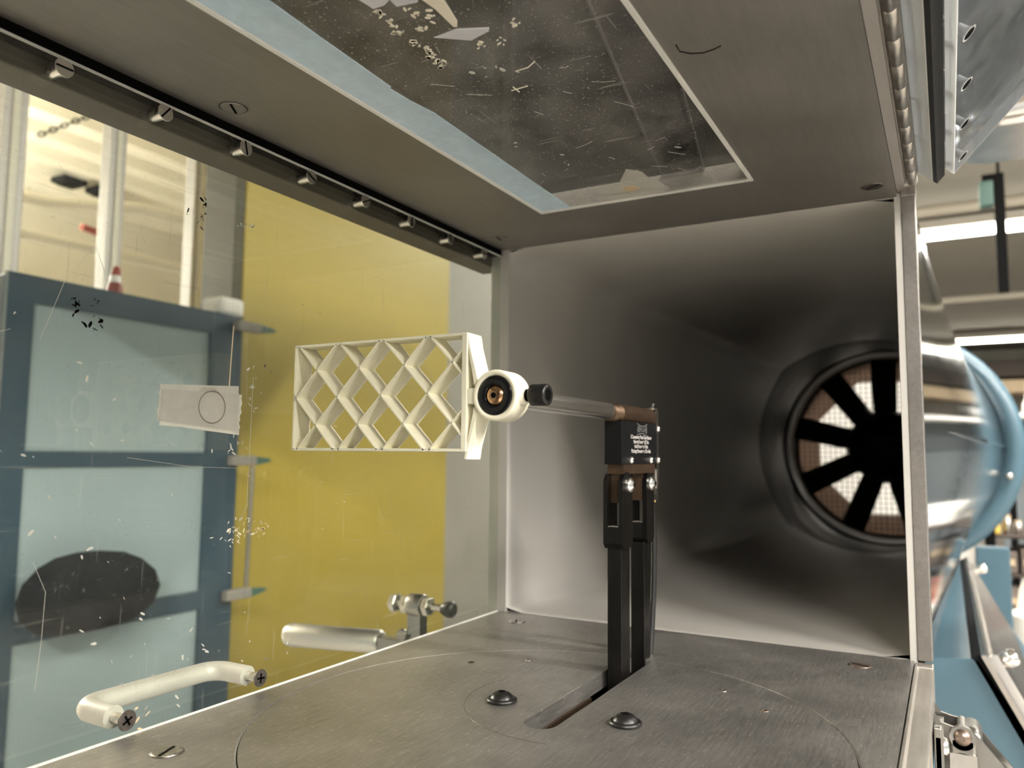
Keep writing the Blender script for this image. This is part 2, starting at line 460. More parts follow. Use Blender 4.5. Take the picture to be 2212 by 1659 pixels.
# screws through the top of the pane, seen through the clear sheet
def window_screw(x, z, k):
    b = MB().cyl((x, HY + 0.0002, z), (x, HY + PT + 0.0004, z), 0.0030, 20)
    s = b.build('screw', 'satin_steel', win)
    MB().lathe([(0, 0.0030), (0.0012, 0.0043), (0.0016, 0.0043), (0.0018, 0.0041)], (x, HY + 0.0018, z), (0, -1, 0), 28).build('screw_head', 'satin_steel', s)
    a = k * 0.9
    d = Vector((math.cos(a), 0, math.sin(a))) * 0.0038; e = Vector((-math.sin(a), 0, math.cos(a))) * 0.0004
    q = [Vector((x, 0, z)) + v for v in (d + e, d - e, -d - e, -d + e)]
    MB().prism([(p.x, p.z) for p in q], HY - 0.0003, HY + 0.0004, 1).build('screw_slot', 'gap_black', s)
for k in range(8): window_screw(-0.3847 + 0.0508 * k, 0.2957, k)
# ---- ceiling pane
cp = MB().box(PX0 + 0.0015, PX1 - 0.0015, -PY + 0.0015, PY - 0.0015, HZ + 0.0002, HZ + 0.0095).build('window_2', 'ceiling_clear')
tag(cp, 'dusty scratched clear pane set in the ceiling plate', None, None, 'structure')
ew = 0.0024
for (x0, x1, y0, y1) in ((PX0, PX1, PY - ew, PY - 0.0002), (PX0, PX1, -PY + 0.0002, -PY + ew), (PX1 - ew, PX1 - 0.0002, -PY + ew, PY - ew)):
    MB().box(x0, x1, y0, y1, HZ - 0.0009, HZ + 0.0125).build('pane_edge', 'acrylic_edge', cp, 'bright frosted edge of the ceiling pane')
# ---- right-hand sill and top rail, end posts
sill = MB()
sill.prism([(-FY - 0.0022, -0.0012), (-FY - 0.0030, 0.0006), (-0.1563, 0.0006), (-0.1572, -0.0022), (-0.1648, -0.0022), (-0.1654, -0.003), (-0.1654, -0.03), (-FY - 0.0022, -0.03)], X0, -0.012)
sill = sill.build('trim_4', 'sill_metal'); tag(sill, 'pale worn metal sill along the open right side', None, None, 'structure')
sill2 = MB().box(-0.012, 0.0005, -0.1652, -0.155, -0.03, -0.0004, 0.0008).build('sill_corner', 'sill_metal', sill)
tr = MB().prism([(-HY - 0.0003, HZ + 0.002), (-0.1592, HZ + 0.004), (-0.1592, HZ + 0.014), (-HY - 0.0003, HZ + 0.014)], X0, 0.0)
tr = tr.build('trim_5', 'steel_ceiling'); tag(tr, 'grey metal rail along the right edge of the ceiling', None, None, 'structure')
post = MB().box(-0.0012, 0.016, -0.1648, -0.1560, 0.0005, HZ + 0.001, 0.0006).build('trim_6', 'frame_metal')
tag(post, 'grey metal post at the end of the open right side', None, None, 'structure')
MB().box(-0.0020, 0.012, -0.1652, -0.1560, HZ - 0.0005, HZ + 0.006, 0.0005).build('post_cap', 'frame_metal', post)

inlet = MB().box(X0 - 0.006, X0, -HY, HY, -0.009, HZ + 0.012).build('wall_inlet_block', 'steel_ceiling')  # unseen plate added to stop light entering at the inlet end
tag(inlet, 'grey plate added behind the camera to keep light out of the test section', None, None, 'structure')
# slotted flush screws in floor and ceiling
def flush_screw(x, y, z, up, a, parent, mat, r=0.0064):
    s = MB().lathe([(0, r), (0.0004, r), (0.0005, r - 0.0003)], (x, y, z), (0, 0, up), 32).build('screw', mat, parent)
    d = Vector((math.cos(a), math.sin(a))) * (r * 0.86); e = Vector((-math.sin(a), math.cos(a))) * (r * 0.09)
    c = Vector((x, y)); q = [c + d + e, c + d - e, c - d - e, c - d + e]
    MB().prism([tuple(p) for p in q], z + 0.0003 * up, z + 0.0007 * up, 2).build('screw_slot', 'gap_black', s)
    MB().lathe([(0, r), (0.0002, r + 0.0007), (0.00025, r)], (x, y, z), (0, 0, up), 32, caps=False).build('screw_rim', 'screw_dark', s)
flush_screw(-0.0305, 0.1199, 0.0, 1, 0.5, floor, 'satin_steel')
flush_screw(-0.0310, -0.1251, 0.0, 1, 1.2, floor, 'rivet_brown')
flush_screw(-0.3416, 0.1209, 0.0, 1, 0.35, floor, 'satin_steel')
flush_screw(-0.3077, 0.1366, HZ, -1, 0.6, ceil, 'steel_ceiling')
flush_screw(-0.0362, 0.1359, HZ, -1, 0.2, ceil, 'steel_ceiling')
flush_screw(-0.0308, -0.1412, HZ, -1, 0.9, ceil, 'screw_dark')

# ================================================================== TURNTABLE
tt = thing('turntable', (TC[0], TC[1], 0), 'round steel turntable set flush in the floor with a long slot', 'turntable')
SLx0, SLx1, SLy0, SLy1 = -0.2345, -0.0875, -0.0095, 0.0075
sc_ = ((SLx0 + SLx1) / 2 - 0.02, (SLy0 + SLy1) / 2)
def slot_out(a):
    r = (SLy1 - SLy0) / 2; dx, dy = math.cos(a), math.sin(a); lo, hi = 0.0, 0.2
    for _ in range(40):
        mid = (lo + hi) / 2; x, y = sc_[0] + dx * mid, sc_[1] + dy * mid
        cx = min(max(x, SLx0 + r), SLx1 - 0.002)
        inside = ((x - cx) ** 2 + (y - sc_[1]) ** 2 <= r * r) if x < SLx0 + r else (abs(y - sc_[1]) <= r and x <= SLx1)
        if inside: lo = mid
        else: hi = mid
    return (sc_[0] + dx * lo, sc_[1] + dy * lo)
def disc_out(a, rad=TR - 0.0006):
    ox, oy = sc_[0] - TC[0], sc_[1] - TC[1]; dx, dy = math.cos(a), math.sin(a)
    b = ox * dx + oy * dy; c = ox * ox + oy * oy - rad * rad; t = -b + math.sqrt(b * b - c)
    return (sc_[0] + dx * t, sc_[1] + dy * t)
A2 = sorted([2 * PI * k / 200 - PI for k in range(200)] + [math.atan2(s * 0.0085, SLx1 - sc_[0]) for s in (-1, 1)] + [PI - 0.17 * k / 12 for k in range(1, 13)] + [-PI + 0.0001 + 0.17 * k / 12 for k in range(1, 13)])
plate_with_hole(A2, slot_out, disc_out, -0.0095, 0.0, 0.0003).build('disc', 'steel_floor', tt)
MB().box(-0.236, -0.1475, 0.0062, 0.0090, -0.0200, -0.0096).build('slot_liner', 'bronze', tt)
for (x, y, m) in ((-0.1499, 0.0863, 'bronze'), (-0.1265, 0.0583, 'satin_steel'), (-0.128, -0.0642, 'satin_steel'), (-0.1513, -0.0912, 'rivet_brown')):
    MB().lathe([(0, 0.0021), (0.0002, 0.0021), (0.0002, 0.0010), (-0.0003, 0.0009)], (x, y, 0), (0, 0, 1), 16).build('set_screw', m, tt)
arc = [(-0.1915 + 0.0593 * math.cos(a), -0.0052 + 0.0593 * math.sin(a), 0.0) for a in [math.radians(62 + 128 * k / 40) for k in range(41)]]
MB().tube(arc, 0.00014, 5).build('scribe_mark', 'screw_dark', tt, 'fine scribed arc')
# base tray below the slot
tray = MB().box(-0.42, 0.0, -0.148, 0.148, -0.10, -0.095).build('tray', 'blue_deep')
for (a_, b_, c_, d_) in ((-0.42, 0.0, -0.150, -0.147), (-0.42, 0.0, 0.147, 0.150), (-0.42, -0.417, -0.147, 0.147), (-0.003, 0.0, -0.147, 0.147)):
    MB().box(a_, b_, c_, d_, -0.10, -0.0100).build('tray_side', 'blue_deep', tray)
tag(tray, 'dark blue tray under the turntable slot', 'tray')
clip = MB().prism([(-0.142, -0.012), (-0.112, -0.012), (-0.112, 0.004), (-0.150, 0.004)], -0.0330, -0.030, 2).build('blue_tab', 'blue_paint')
MB().box(-0.128, -0.122, -0.008, 0.0, -0.096, -0.031).build('tab_foot', 'blue_deep', clip)
tag(clip, 'small blue tab glimpsed down in the turntable slot', 'tab')
# two black flange bolts
def flange_bolt(x, y, label, ph):
    t = thing('flange_bolt', (x, y, 0), label, 'bolt', 'black flange bolts on the turntable')
    MB().lathe([(0, 0.0071), (0.0006, 0.0081), (0.0014, 0.0081), (0.0020, 0.0070)], (x, y, 0.0001), (0, 0, 1), 40).build('flange', 'black_oxide', t)
    h = MB().lathe([(0.0018, 0.0062), (0.0026, 0.0058), (0.0036, 0.0050), (0.0044, 0.0040), (0.0049, 0.0029), (0.0050, 0.0024)], (x, y, 0.0001), (0, 0, 1), 36).build('head', 'black_oxide', t)
    MB().lathe([(0.0050, 0.0021), (0.0052, 0.0020)], (x, y, 0.0001), (0, 0, 1), 6, smooth=False, phase=ph).build('hex_socket', 'gap_black', h)
flange_bolt(-0.2071, 0.0317, 'black domed flange bolt left of the turntable slot', 0.3)
flange_bolt(-0.2074, -0.0371, 'black domed flange bolt right of the turntable slot', 0.8)

# ================================================================== GRID FIN MODEL
FX0, FX1 = -0.2720, -0.2600
gf = thing('grid_fin', (-0.266, 0.06, 0.13), 'cream printed lattice grid fin with clamp ring on the metal sting', 'grid fin')
ya, yb, za, zb = 0.0168, 0.1226, 0.1308, 0.1848
cy_, cz_, hs, hz = 0.1214, 0.1576, 0.0140, 0.0142
def blade_box(p, q, th, name, nib=0.00035):
    """a strip standing on edge: sharp leading and trailing edges, between two points of the y-z plane"""
    p, q = Vector(p), Vector(q); d = (q - p).normalized(); n = Vector((-d.y, d.x))
    sec = [(FX0, nib), (FX0 + 0.002, th / 2), (FX1 - 0.002, th / 2), (FX1, nib), (FX1, -nib), (FX1 - 0.002, -th / 2), (FX0 + 0.002, -th / 2), (FX0, -nib)]
    vs = []
    for e in (p, q):
        for (x, o) in sec: vs.append((x, e.x + n.x * o, e.y + n.y * o))
    k = len(sec)
    fs = [list(range(k)), list(range(k, 2 * k))] + [(i, (i + 1) % k, k + (i + 1) % k, k + i) for i in range(k)]
    return MB().add(vs, fs).build(name, 'print_cream', gf)
for sgn in (1, -1):
    for k in range(-3, 8):
        ym = cy_ - 2 * hs * k; pts = []
        sl = sgn * hz / hs
        for y in (ya, yb):
            z = cz_ + sl * (y - ym)
            if za - 1e-9 <= z <= zb + 1e-9: pts.append((y, z))
        for z in (za, zb):
            y = ym + (z - cz_) / sl
            if ya < y < yb: pts.append((y, z))
        if len(pts) >= 2:
            pts.sort(); p, q = pts[0], pts[-1]
            if math.dist(p, q) > 0.006: blade_box(p, q, 0.0012, 'lattice_strip')
blade_box((ya - 0.001, zb), (yb, zb), 0.0016, 'frame_bar', 0.0006); blade_box((ya - 0.001, za), (yb, za), 0.0016, 'frame_bar', 0.0006)
blade_box((yb, za - 0.0004), (yb, zb + 0.0004), 0.0014, 'frame_bar', 0.0005)
MB().box(FX0 - 0.0002, FX1 + 0.0004, 0.0150, 0.0180, za - 0.0008, zb + 0.0006, 0.0004).build('root_bar', 'print_cream', gf)
# tapered root braces and stem to the clamp ring
for s in (1, -1):
    zc = 0.1557; za_ = zc + s * 0.0283; 
    MB().prism([(0.0162, zc + s * 0.0288), (0.0150, zc + s * 0.0290), (0.0140, zc + s * 0.0230), (0.0096, zc + s * 0.0075), (0.0115, zc + s * 0.0052), (0.0118, zc + s * 0.0080), (0.0140, zc + s * 0.0175)],
               FX0 + 0.0004, FX1 + 0.0006).build('root_brace', 'print_cream', gf)
MB().box(FX0 + 0.0002, FX1 + 0.0004, 0.0085, 0.0165, 0.1520, 0.1593, 0.0005).build('stem', 'print_cream', gf)
# clamp ring
SX = (0.0, 0.1556)
ring = MB().lathe([(0, 0.0092), (0, 0.0112), (0.0006, 0.0117), (0.0124, 0.0117), (0.0130, 0.0112), (0.0130, 0.0052), (0.0050, 0.0052), (0.0050, 0.0092)], (-0.2724, SX[0], SX[1]), (1, 0, 0), 48, closed=True).build('clamp_ring', 'print_cream', gf)
boss = MB().lathe([(0.0095, 0.0052), (0.0122, 0.0044), (0.0132, 0.0036), (0.0132, 0.0022)], (-0.2662, SX[0], SX[1]), (0, -1, 0), 28).build('boss', 'print_cream', ring)
bolt = MB().lathe([(0.0, 0.0046), (0.0004, 0.0049), (0.0076, 0.0049), (0.0082, 0.0045), (0.0082, 0.0030)], (-0.2662, -0.0158, SX[1]), (0, -1, 0), 32).build('clamp_bolt', 'black_oxide', gf, 'black socket-head bolt')
MB().lathe([(0.0, 0.0031), (0.0002, 0.0030)], (-0.2662, -0.0158 - 0.0081, SX[1]), (0, -1, 0), 6, smooth=False, phase=0.5).build('hex_socket', 'gap_black', bolt)
th_prof = []
for k in range(9): th_prof += [(0.0005 * k, 0.0024), (0.0005 * k + 0.00025, 0.0029)]
MB().lathe(th_prof, (-0.2662, -0.0119, SX[1]), (0, -1, 0), 20, smooth=False).build('thread', 'black_oxide', bolt)

# ================================================================== FORCE BALANCE
fb = thing('force_balance', (-0.11, -0.001, 0), 'black pistol grip force balance with chrome sting on twin black struts', 'balance')
MB().lathe([(0, 0.0050), (0.1245, 0.0050)], (-0.2610, SX[0], SX[1]), (1, 0, 0), 40).build('sting_rod', 'sting_steel', fb, 'polished chrome sting rod')
ws = MB().lathe([(0.0, 0.0048), (-0.0002, 0.0052), (-0.0004, 0.0056), (-0.0004, 0.0086), (0.0, 0.0090), (0.0030, 0.0090), (0.0030, 0.0048)], (-0.2722, SX[0], SX[1]), (1, 0, 0), 48, closed=True).build('washer', 'washer_black', fb, 'glossy black washer')
MB().lathe([(0, 0.0053), (0.0005, 0.0056)], (-0.2716, SX[0], SX[1]), (-1, 0, 0), 40, caps=False).build('bright_ring', 'chrome', ws)
bs = MB().lathe([(0.0, 0.0047), (-0.0006, 0.0046), (-0.0013, 0.0040), (-0.0019, 0.0030), (-0.0022, 0.0016), (-0.0022, 0.0011), (-0.0014, 0.0010)], (-0.2712, SX[0], SX[1]), (1, 0, 0), 36).build('button_screw', 'copper_bolt', ws, 'coppery domed screw')
MB().lathe([(0, 0.00135), (0.0002, 0.0013)], (-0.2734, SX[0], SX[1]), (-1, 0, 0), 6, smooth=False).build('hex_socket', 'gap_black', bs)
sl_ = MB().lathe([(0, 0.0050), (0.0002, 0.0053), (0.0060, 0.0053), (0.0060, 0.0054), (0.0120, 0.0054), (0.0120, 0.0058), (0.0125, 0.0059), (0.0700, 0.0059), (0.0705, 0.0055)], (-0.1380, -0.0006, 0.1550), (1, 0, 0), 36).build('sleeve', 'bronze', fb, 'brown bronze sleeve on the sting')
BX0, BX1, BY0, BY1, BZ0, BZ1 = -0.1315, -0.0665, -0.0066, 0.0048, 0.1238, 0.1502
body = MB().box(BX0, BX1, BY0, BY1, BZ0, BZ1, 0.0003).build('body', 'anodised_black', fb, 'matt black balance body with white lettering')
for (txt, z, w) in (('3 Component Pistol Grip Balance', 0.1408, 0.0385), ('Normal Force = \u00b125 lbs.', 0.1379, 0.0282), ('Axial Force = \u00b1 10 lbs.', 0.1350, 0.0255), ('Pitching Moment = \u00b1 50 in-lbs.', 0.1320, 0.0358)):
    o = text_mesh(txt, 0.0034, 'print_white', 'lettering', body, (0, 0, 0), (1, 0, 0), (0, 0, 1))
    xs = [v.co.x for v in o.data.vertices]; c0 = (min(xs) + max(xs)) / 2; k = w / (max(xs) - min(xs))
    for v in o.data.vertices: v.co = Vector(((v.co.x - c0) * k - 0.0975, BY0 - 0.00012, v.co.z + z))
def lw(x, y): return x, y * (1.0 + 0.75 * (x / 0.0092) ** 2)
o = text_mesh('AEROLAB', 0.0052, 'logo_grey', 'logo', body, (0, 0, 0), (1, 0, 0), (0, 0, 1))
xs = [v.co.x for v in o.data.vertices]; c0 = (min(xs) + max(xs)) / 2; k = 0.0184 / (max(xs) - min(xs))
for v in o.data.vertices:
    x = (v.co.x - c0) * k; v.co = Vector((x - 0.0960, BY0 - 0.00012, 0.1457 + v.co.z * (0.75 + 0.75 * (x / 0.0092) ** 2)))
for s in (1, -1):     # curved bars above and below the logo
    up_, lo_ = [], []
    for i in range(13):
        x = -0.0098 + 0.0196 * i / 12; h = s * (0.0021 + 0.0017 * (x / 0.0098) ** 2)
        up_.append((x - 0.0960, 0.1457 + h)); lo_.append((x - 0.0960, 0.1457 + h + s * 0.0004))
    MB().prism(up_ + lo_[::-1], BY0 - 0.00014, BY0 - 0.00002, 1).build('logo_bar', 'logo_grey', body)
def dome_screw(x, y, z, r, name, parent, dirn=-1, h=0.55):
    s = MB().lathe([(0, r), (r * 0.25, r), (r * h, r * 0.86), (r * (h + 0.25), r * 0.55), (r * (h + 0.33), r * 0.3)], (x, y, z), (0, dirn, 0), 26).build(name, 'chrome', parent)
    MB().lathe([(0, r * 0.34), (r * 0.06, r * 0.32)], (x, y + dirn * r * (h + 0.31), z), (0, dirn, 0), 6, smooth=False).build('socket', 'gap_black', s)
for (x, z) in ((-0.1165, 0.1264), (-0.0800, 0.1264)): dome_screw(x, BY0, z, 0.0023, 'screw', fb)
# pale clip plate at the back
cpl = MB()
cpl.box(-0.0664, -0.0622, BY0 + 0.0004, BY1 - 0.001, 0.1075, 0.1545)
cpl.prism([(-0.0664, 0.1545), (-0.0622, 0.1545), (-0.0622, 0.1585), (-0.0640, 0.1612), (-0.0690, 0.1612), (-0.0690, 0.1600), (-0.0655, 0.1592)], BY0 + 0.0004, BY1 - 0.001, 1)
cpl.box(-0.0700, -0.0622, BY0 + 0.0010, BY1 - 0.001, 0.1000, 0.1200)
cpl = cpl.build('clip_plate', 'satin_steel', fb, 'pale metal clip plate')
dome_screw(-0.0640, BY0 + 0.0004, 0.1264, 0.0022, 'screw', fb); dome_screw(-0.0640, BY0 + 0.0004, 0.1474, 0.0022, 'screw', fb)
MB().tube([(-0.0700, -0.004, 0.1606), (-0.0680, -0.004, 0.1618), (-0.0665, -0.004, 0.1640)], 0.0009, 8).build('clip_tip', 'chrome', cpl)
# bronze hanger between the fork arms
hg = MB()
hg.box(-0.1275, -0.0700, BY0 + 0.0004, BY1 - 0.0004, 0.1180, 0.1238)
hg.box(-0.1262, -0.1120, -0.0040, 0.0028, 0.1005, 0.1182); hg.box(-0.0890, -0.0760, -0.0040, 0.0028, 0.1005, 0.1182)
hg.build('hanger', 'bronze', fb, 'brown bronze hanger block')
# struts with forked tops
def strut(xa, xb, xs0, xs1, xpin):
    r = (xb - xa) / 2 if xb - xa < 0.019 else 0.0085
    y0, y1 = BY0 - 0.0004, BY1 + 0.0006
    def arm(ya_, yb_):
        pts = [(xa, 0.0862)] 
        c = ((xa + xb) / 2 if xb - xa < 0.019 else xa + r, 0.1118)
        top = [(c[0] - r * math.cos(PI * i / 12), c[1] + r * 0.85 * math.sin(PI * i / 12)) for i in range(13)]
        pts += top; pts += [(xb if xb - xa < 0.019 else xa + 2 * r, 0.0862)]
        return MB().prism(pts, ya_, yb_, 1)
    st = MB()
    a = arm(y0, y0 + 0.0026); st.v += a.v; st.f += a.f; st.sm += a.sm
    a = arm(y1 - 0.0024, y1); n = len(st.v); st.v += a.v; st.f += [[i + n for i in f] for f in a.f]; st.sm += a.sm
    hi = xb if xb - xa < 0.019 else xa + 2 * r
    st.prism([(xa, 0.0862), (hi, 0.0862), (hi, 0.0765), (hi - 0.003, 0.0735), (xa + 0.0025, 0.0735), (xa, 0.0765)], y0, y1, 1)
    o = st.build('strut', 'strut_black', fb, 'chipped black strut with forked top')
    MB().box(xs0, xs1, -0.0050, 0.0042, -0.0945, 0.0738, 0.0004).build('strut_leg', 'strut_black', o)
    MB().tube([(xa + 0.0008, y0 + 0.003, 0.0866), (xa + 0.0006, (y0 + y1) / 2, 0.0869), (xa + 0.0008, y1 - 0.003, 0.0866)], 0.0006, 8).build('solder_bead', 'satin_steel', o)
    for (yy, dd) in ((y0, -1), (y1, 1)): dome_screw(xpin, yy, 0.1113, 0.0045, 'pivot_screw', o, dd, 0.32)
strut(-0.1318, -0.1110, -0.1285, -0.1148, -0.1195)
strut(-0.0895, -0.0745, -0.0886, -0.0772, -0.0800)
# cables
for (dy, dx) in ((-0.0025, 0.0), (0.0015, 0.0035)):
    pts = []
    for i in range(25):
        t = i / 24; z = 0.104 - 0.15 * t
        x = -0.0668 + dx * 0.6 + 0.0055 * math.sin(min(1, t * 1.25) * PI) + 0.0 - 0.0185 * max(0, t - 0.2) ** 1.3
        pts.append((x, dy, z))
    c = MB().tube(pts, 0.0021, 12).build('cable', 'cable_black', fb, 'black signal cable')
    MB().cyl((-0.0672 + dx * 0.6, dy, 0.1035), (-0.0650 + dx * 0.6, dy, 0.0985), 0.0024, 14).build('cable_band', 'cable_tan', c)

# ================================================================== SIDE WINDOW: handle, tape, clamp
hd = thing('pull_handle', (-0.298, HY + PT, 0.0065), 'pale aluminium pull handle screwed through the bottom of the side window', 'handle')
pts = []; xa, xb, yo = -0.3378, -0.2584, 0.1895; z = 0.0066; rb = 0.010
pts.append((xa, HY + PT + 0.0005, z))
for i in range(9):
    a = PI / 2 * i / 8; pts.append((xa + rb - rb * math.cos(a), yo - rb + rb * math.sin(a), z))
for i in range(9):
    a = PI / 2 * i / 8; pts.append((xb - rb + rb * math.sin(a), yo - rb + rb * math.cos(a), z))
pts.append((xb, HY + PT + 0.0005, z))
MB().tube(pts, 0.0052, 24).build('bar', 'handle_alu', hd)
for k, x in enumerate((xa, xb)):
    s = MB().cyl((x, HY + 0.0005, z), (x, HY + PT + 0.001, z), 0.0024, 18).build('screw', 'satin_steel', hd)
    MB().lathe([(0.0030, 0.0024), (0.0006, 0.0046), (0.0002, 0.0046), (0.0, 0.0044)], (x, HY - 0.0002, z), (0, 1, 0), 30).build('screw_head', 'screw_dark', s)
    for a in (0.5 + k, 0.5 + k + PI / 2):
        d = Vector((math.cos(a), math.sin(a))) * 0.0026; e = Vector((-math.sin(a), math.cos(a))) * 0.0005; c = Vector((x, z))
        MB().prism([tuple(c + d + e), tuple(c + d - e), tuple(c - d - e), tuple(c - d + e)], HY - 0.0004, HY - 0.0001, 1).build('cross_slot', 'gap_black', s)

tp = thing('tape_patch', (-0.306, HY, 0.14), 'translucent whitish tape patch with a round blister on the side window', 'tape')
def jag(p, q, n, amp):
    out = []
    for i in range(n):
        t = i / n; out.append((p[0] + (q[0] - p[0]) * t + R.uniform(-amp, amp), p[1] + (q[1] - p[1]) * t + R.uniform(-amp, amp)))
    return out
TL, TRr, BR, BL = (-0.3298, 0.1615), (-0.2815, 0.1642), (-0.2812, 0.1398), (-0.3308, 0.1436)
outl = jag(TL, TRr, 3, 0.0001) + jag(TRr, BR, 16, 0.0005) + jag(BR, BL, 4, 0.0001) + jag(BL, TL, 16, 0.0005)
MB().prism(outl, HY - 0.0004, HY - 0.0001, 1).build('sheet', 'tape_clear', tp)
o2 = jag((-0.3285, 0.1590), (-0.2795, 0.1600), 3, 0.0001) + jag((-0.2795, 0.1600), (-0.2810, 0.1380), 16, 0.0006) + jag((-0.2810, 0.1380), (-0.3290, 0.1420), 4, 0.0001) + jag((-0.3290, 0.1420), (-0.3285, 0.1590), 14, 0.0005)
MB().prism(o2, HY - 0.0007, HY - 0.0005, 1).build('sheet', 'tape_white', tp)
MB().lathe([(0.0, 0.0105), (0.0004, 0.0098), (0.0050, 0.0090), (0.0052, 0.0086), (0.0006, 0.0084)], (-0.3010, HY - 0.0006, 0.1518), (0, 1, 0), 36, caps=False).build('blister', 'tape_white', tp)
MB().lathe([(0.0, 0.0086), (-0.0003, 0.0083), (0.0, 0.0080)], (-0.2990, HY - 0.0008, 0.1520), (0, 1, 0), 36, caps=False).build('blister_rim', 'bin_grey', tp)

# paint flecks and grease marks stuck on the pane, each with its own ragged outline
def fleck(cx, cz, w, h, n, mat, lean=0.0, spread=1.0):
    mb = MB()
    for _ in range(n):
        x = cx + R.gauss(0, w) * spread; zz = cz + R.gauss(0, h) + lean * (x - cx)
        a = R.uniform(0, PI); L = R.uniform(0.0006, 0.0022); t = L * R.uniform(0.15, 0.45); pts = []
        for i in range(7):
            b = 2 * PI * i / 7; u, v = L * math.cos(b) * R.uniform(0.6, 1), t * math.sin(b) * R.uniform(0.6, 1)
            pts.append((x + u * math.cos(a) - v * math.sin(a), zz + u * math.sin(a) + v * math.cos(a)))
        mb.prism(pts, HY - 0.00012, HY - 0.00004, 1)
    o = mb.build('paint_fleck', mat, win); o['kind'] = 'stuff'; return o
fleck(-0.3755, 0.1935, 0.0014, 0.0022, 9, 'gap_black'); fleck(-0.364, 0.1945, 0.0014, 0.0016, 5, 'gap_black')
fleck(-0.365, 0.1848, 0.0022, 0.0016, 9, 'gap_black'); fleck(-0.309, 0.2540, 0.0010, 0.0032, 9, 'gap_black')
fleck(-0.312, 0.248, 0.0040, 0.0030, 10, 'screw_dark'); fleck(-0.283, 0.2520, 0.0045, 0.0008, 10, 'tape_white', 0.25)
fleck(-0.279, 0.0865, 0.0060, 0.0035, 34, 'paper_warm', 0.12); fleck(-0.264, 0.0880, 0.0050, 0.0020, 14, 'tan_light')
fleck(-0.280, 0.132, 0.0050, 0.0030, 12, 'tape_white'); fleck(-0.272, 0.160, 0.0020, 0.0080, 12, 'tape_white')
fleck(-0.262, 0.182, 0.0030, 0.0040, 3, 'screw_dark'); fleck(-0.255, 0.0120, 0.0010, 0.0030, 5, 'bin_grey')
fleck(-0.30, 0.020, 0.03, 0.018, 26, 'tape_white'); fleck(-0.22, 0.115, 0.03, 0.05, 14, 'tan_light')
fleck(-0.36, 0.10, 0.02, 0.05, 24, 'tape_white'); fleck(-0.332, 0.008, 0.003, 0.004, 8, 'tan_light')
def hair(pts, mat, r=0.00010):
    o = MB().tube([(x, HY - 0.0002, zz) for x, zz in pts], r, 5).build('scratch', mat, win)
hair([(-0.2868, 0.196), (-0.2875, 0.180), (-0.2882, 0.163)], 'tan_light', 0.0003)
hair([(-0.388, 0.175), (-0.378, 0.205), (-0.366, 0.2205)], 'tape_white'); hair([(-0.366, 0.2205), (-0.359, 0.205)], 'tape_white')
hair([(-0.272, 0.170), (-0.2725, 0.130), (-0.273, 0.100), (-0.278, 0.092)], 'tape_white', 0.00013)
hair([(-0.385, 0.083), (-0.379, 0.070), (-0.3795, 0.050), (-0.381, 0.030)], 'tape_white', 0.0001)
hair([(-0.345, 0.126), (-0.31, 0.1215), (-0.28, 0.1205)], 'tape_white'); hair([(-0.42, 0.17), (-0.40, 0.178)], 'tape_white')
hair([(-0.422, 0.150), (-0.40, 0.128)], 'tape_clear')

# toggle clamp outside the side window
CX = -0.046
tcl = thing('toggle_clamp', (CX, 0.21, -0.03), 'silver toggle clamp with round grip outside the side window', 'clamp')
g = MB().lathe([(0, 0.0070), (0.0015, 0.0095), (0.100, 0.0103), (0.1035, 0.0095), (0.105, 0.0080)], (CX, 0.239, -0.0265), (0, 1, -0.06), 36).build('grip', 'grip_alu', tcl, 'smooth silver round grip')
MB().box(CX - 0.006, CX + 0.006, 0.205, 0.240, -0.0350, -0.0215, 0.001).build('neck', 'clamp_steel', tcl)
MB().prism([(0.196, -0.06), (0.208, -0.06), (0.2085, 0.0), (0.196, 0.0)], CX - 0.006, CX + 0.004).build('arm', 'clamp_steel', tcl)
MB().lathe([(0, 0.0085), (0.0010, 0.0092), (0.0125, 0.0092), (0.0135, 0.0085)], (CX - 0.001, 0.1955, 0.0070), (0, 1, 0), 36).build('eye', 'clamp_steel', tcl)
sp = MB().lathe([(0, 0.0030), (0.05, 0.0030)], (CX - 0.001, 0.176, 0.0070), (0, 1, 0), 20).build('spindle', 'satin_steel', tcl)
MB().lathe([(0, 0.0070), (0.0008, 0.0077), (0.0055, 0.0077), (0.0062, 0.0070)], (CX - 0.001, 0.1892, 0.0070), (0, 1, 0), 6, smooth=False).build('nut', 'satin_steel', sp)
MB().lathe([(0, 0.0070), (0.0008, 0.0077), (0.0060, 0.0077), (0.0068, 0.0070)], (CX - 0.001, 0.2095, 0.0070), (0, 1, 0), 6, smooth=False).build('nut', 'satin_steel', sp)
MB().lathe([(0, 0.0065), (0.0008, 0.0078), (0.0056, 0.0078), (0.0062, 0.0068)], (CX - 0.001, 0.2215, 0.0070), (0, 1, 0), 6, smooth=False).build('bolt_head', 'satin_steel', sp)
MB().lathe([(0, 0.0040), (0.0012, 0.0062), (0.0045, 0.0066), (0.0090, 0.0052), (0.0110, 0.0042)], (CX - 0.001, 0.1665, 0.0068), (0, 1, 0), 28).build('rubber_tip', 'rubber', sp, 'black rubber tip')
MB().lathe([(0, 0.0045), (0.0030, 0.0055), (0.0042, 0.0040)], (CX - 0.010, 0.2115, -0.0165), (1, 0, 0), 24).build('pivot', 'clamp_steel', tcl)
MB().box(CX - 0.009, CX + 0.009, HY + PT + 0.024, 0.222, -0.0640, -0.0600, 0.0005).build('foot', 'clamp_steel', tcl)
table = MB().box(X0, -0.012, -0.150, 0.260, -0.0950, -0.0645).build('table_rail', 'blue_deep') if False else None

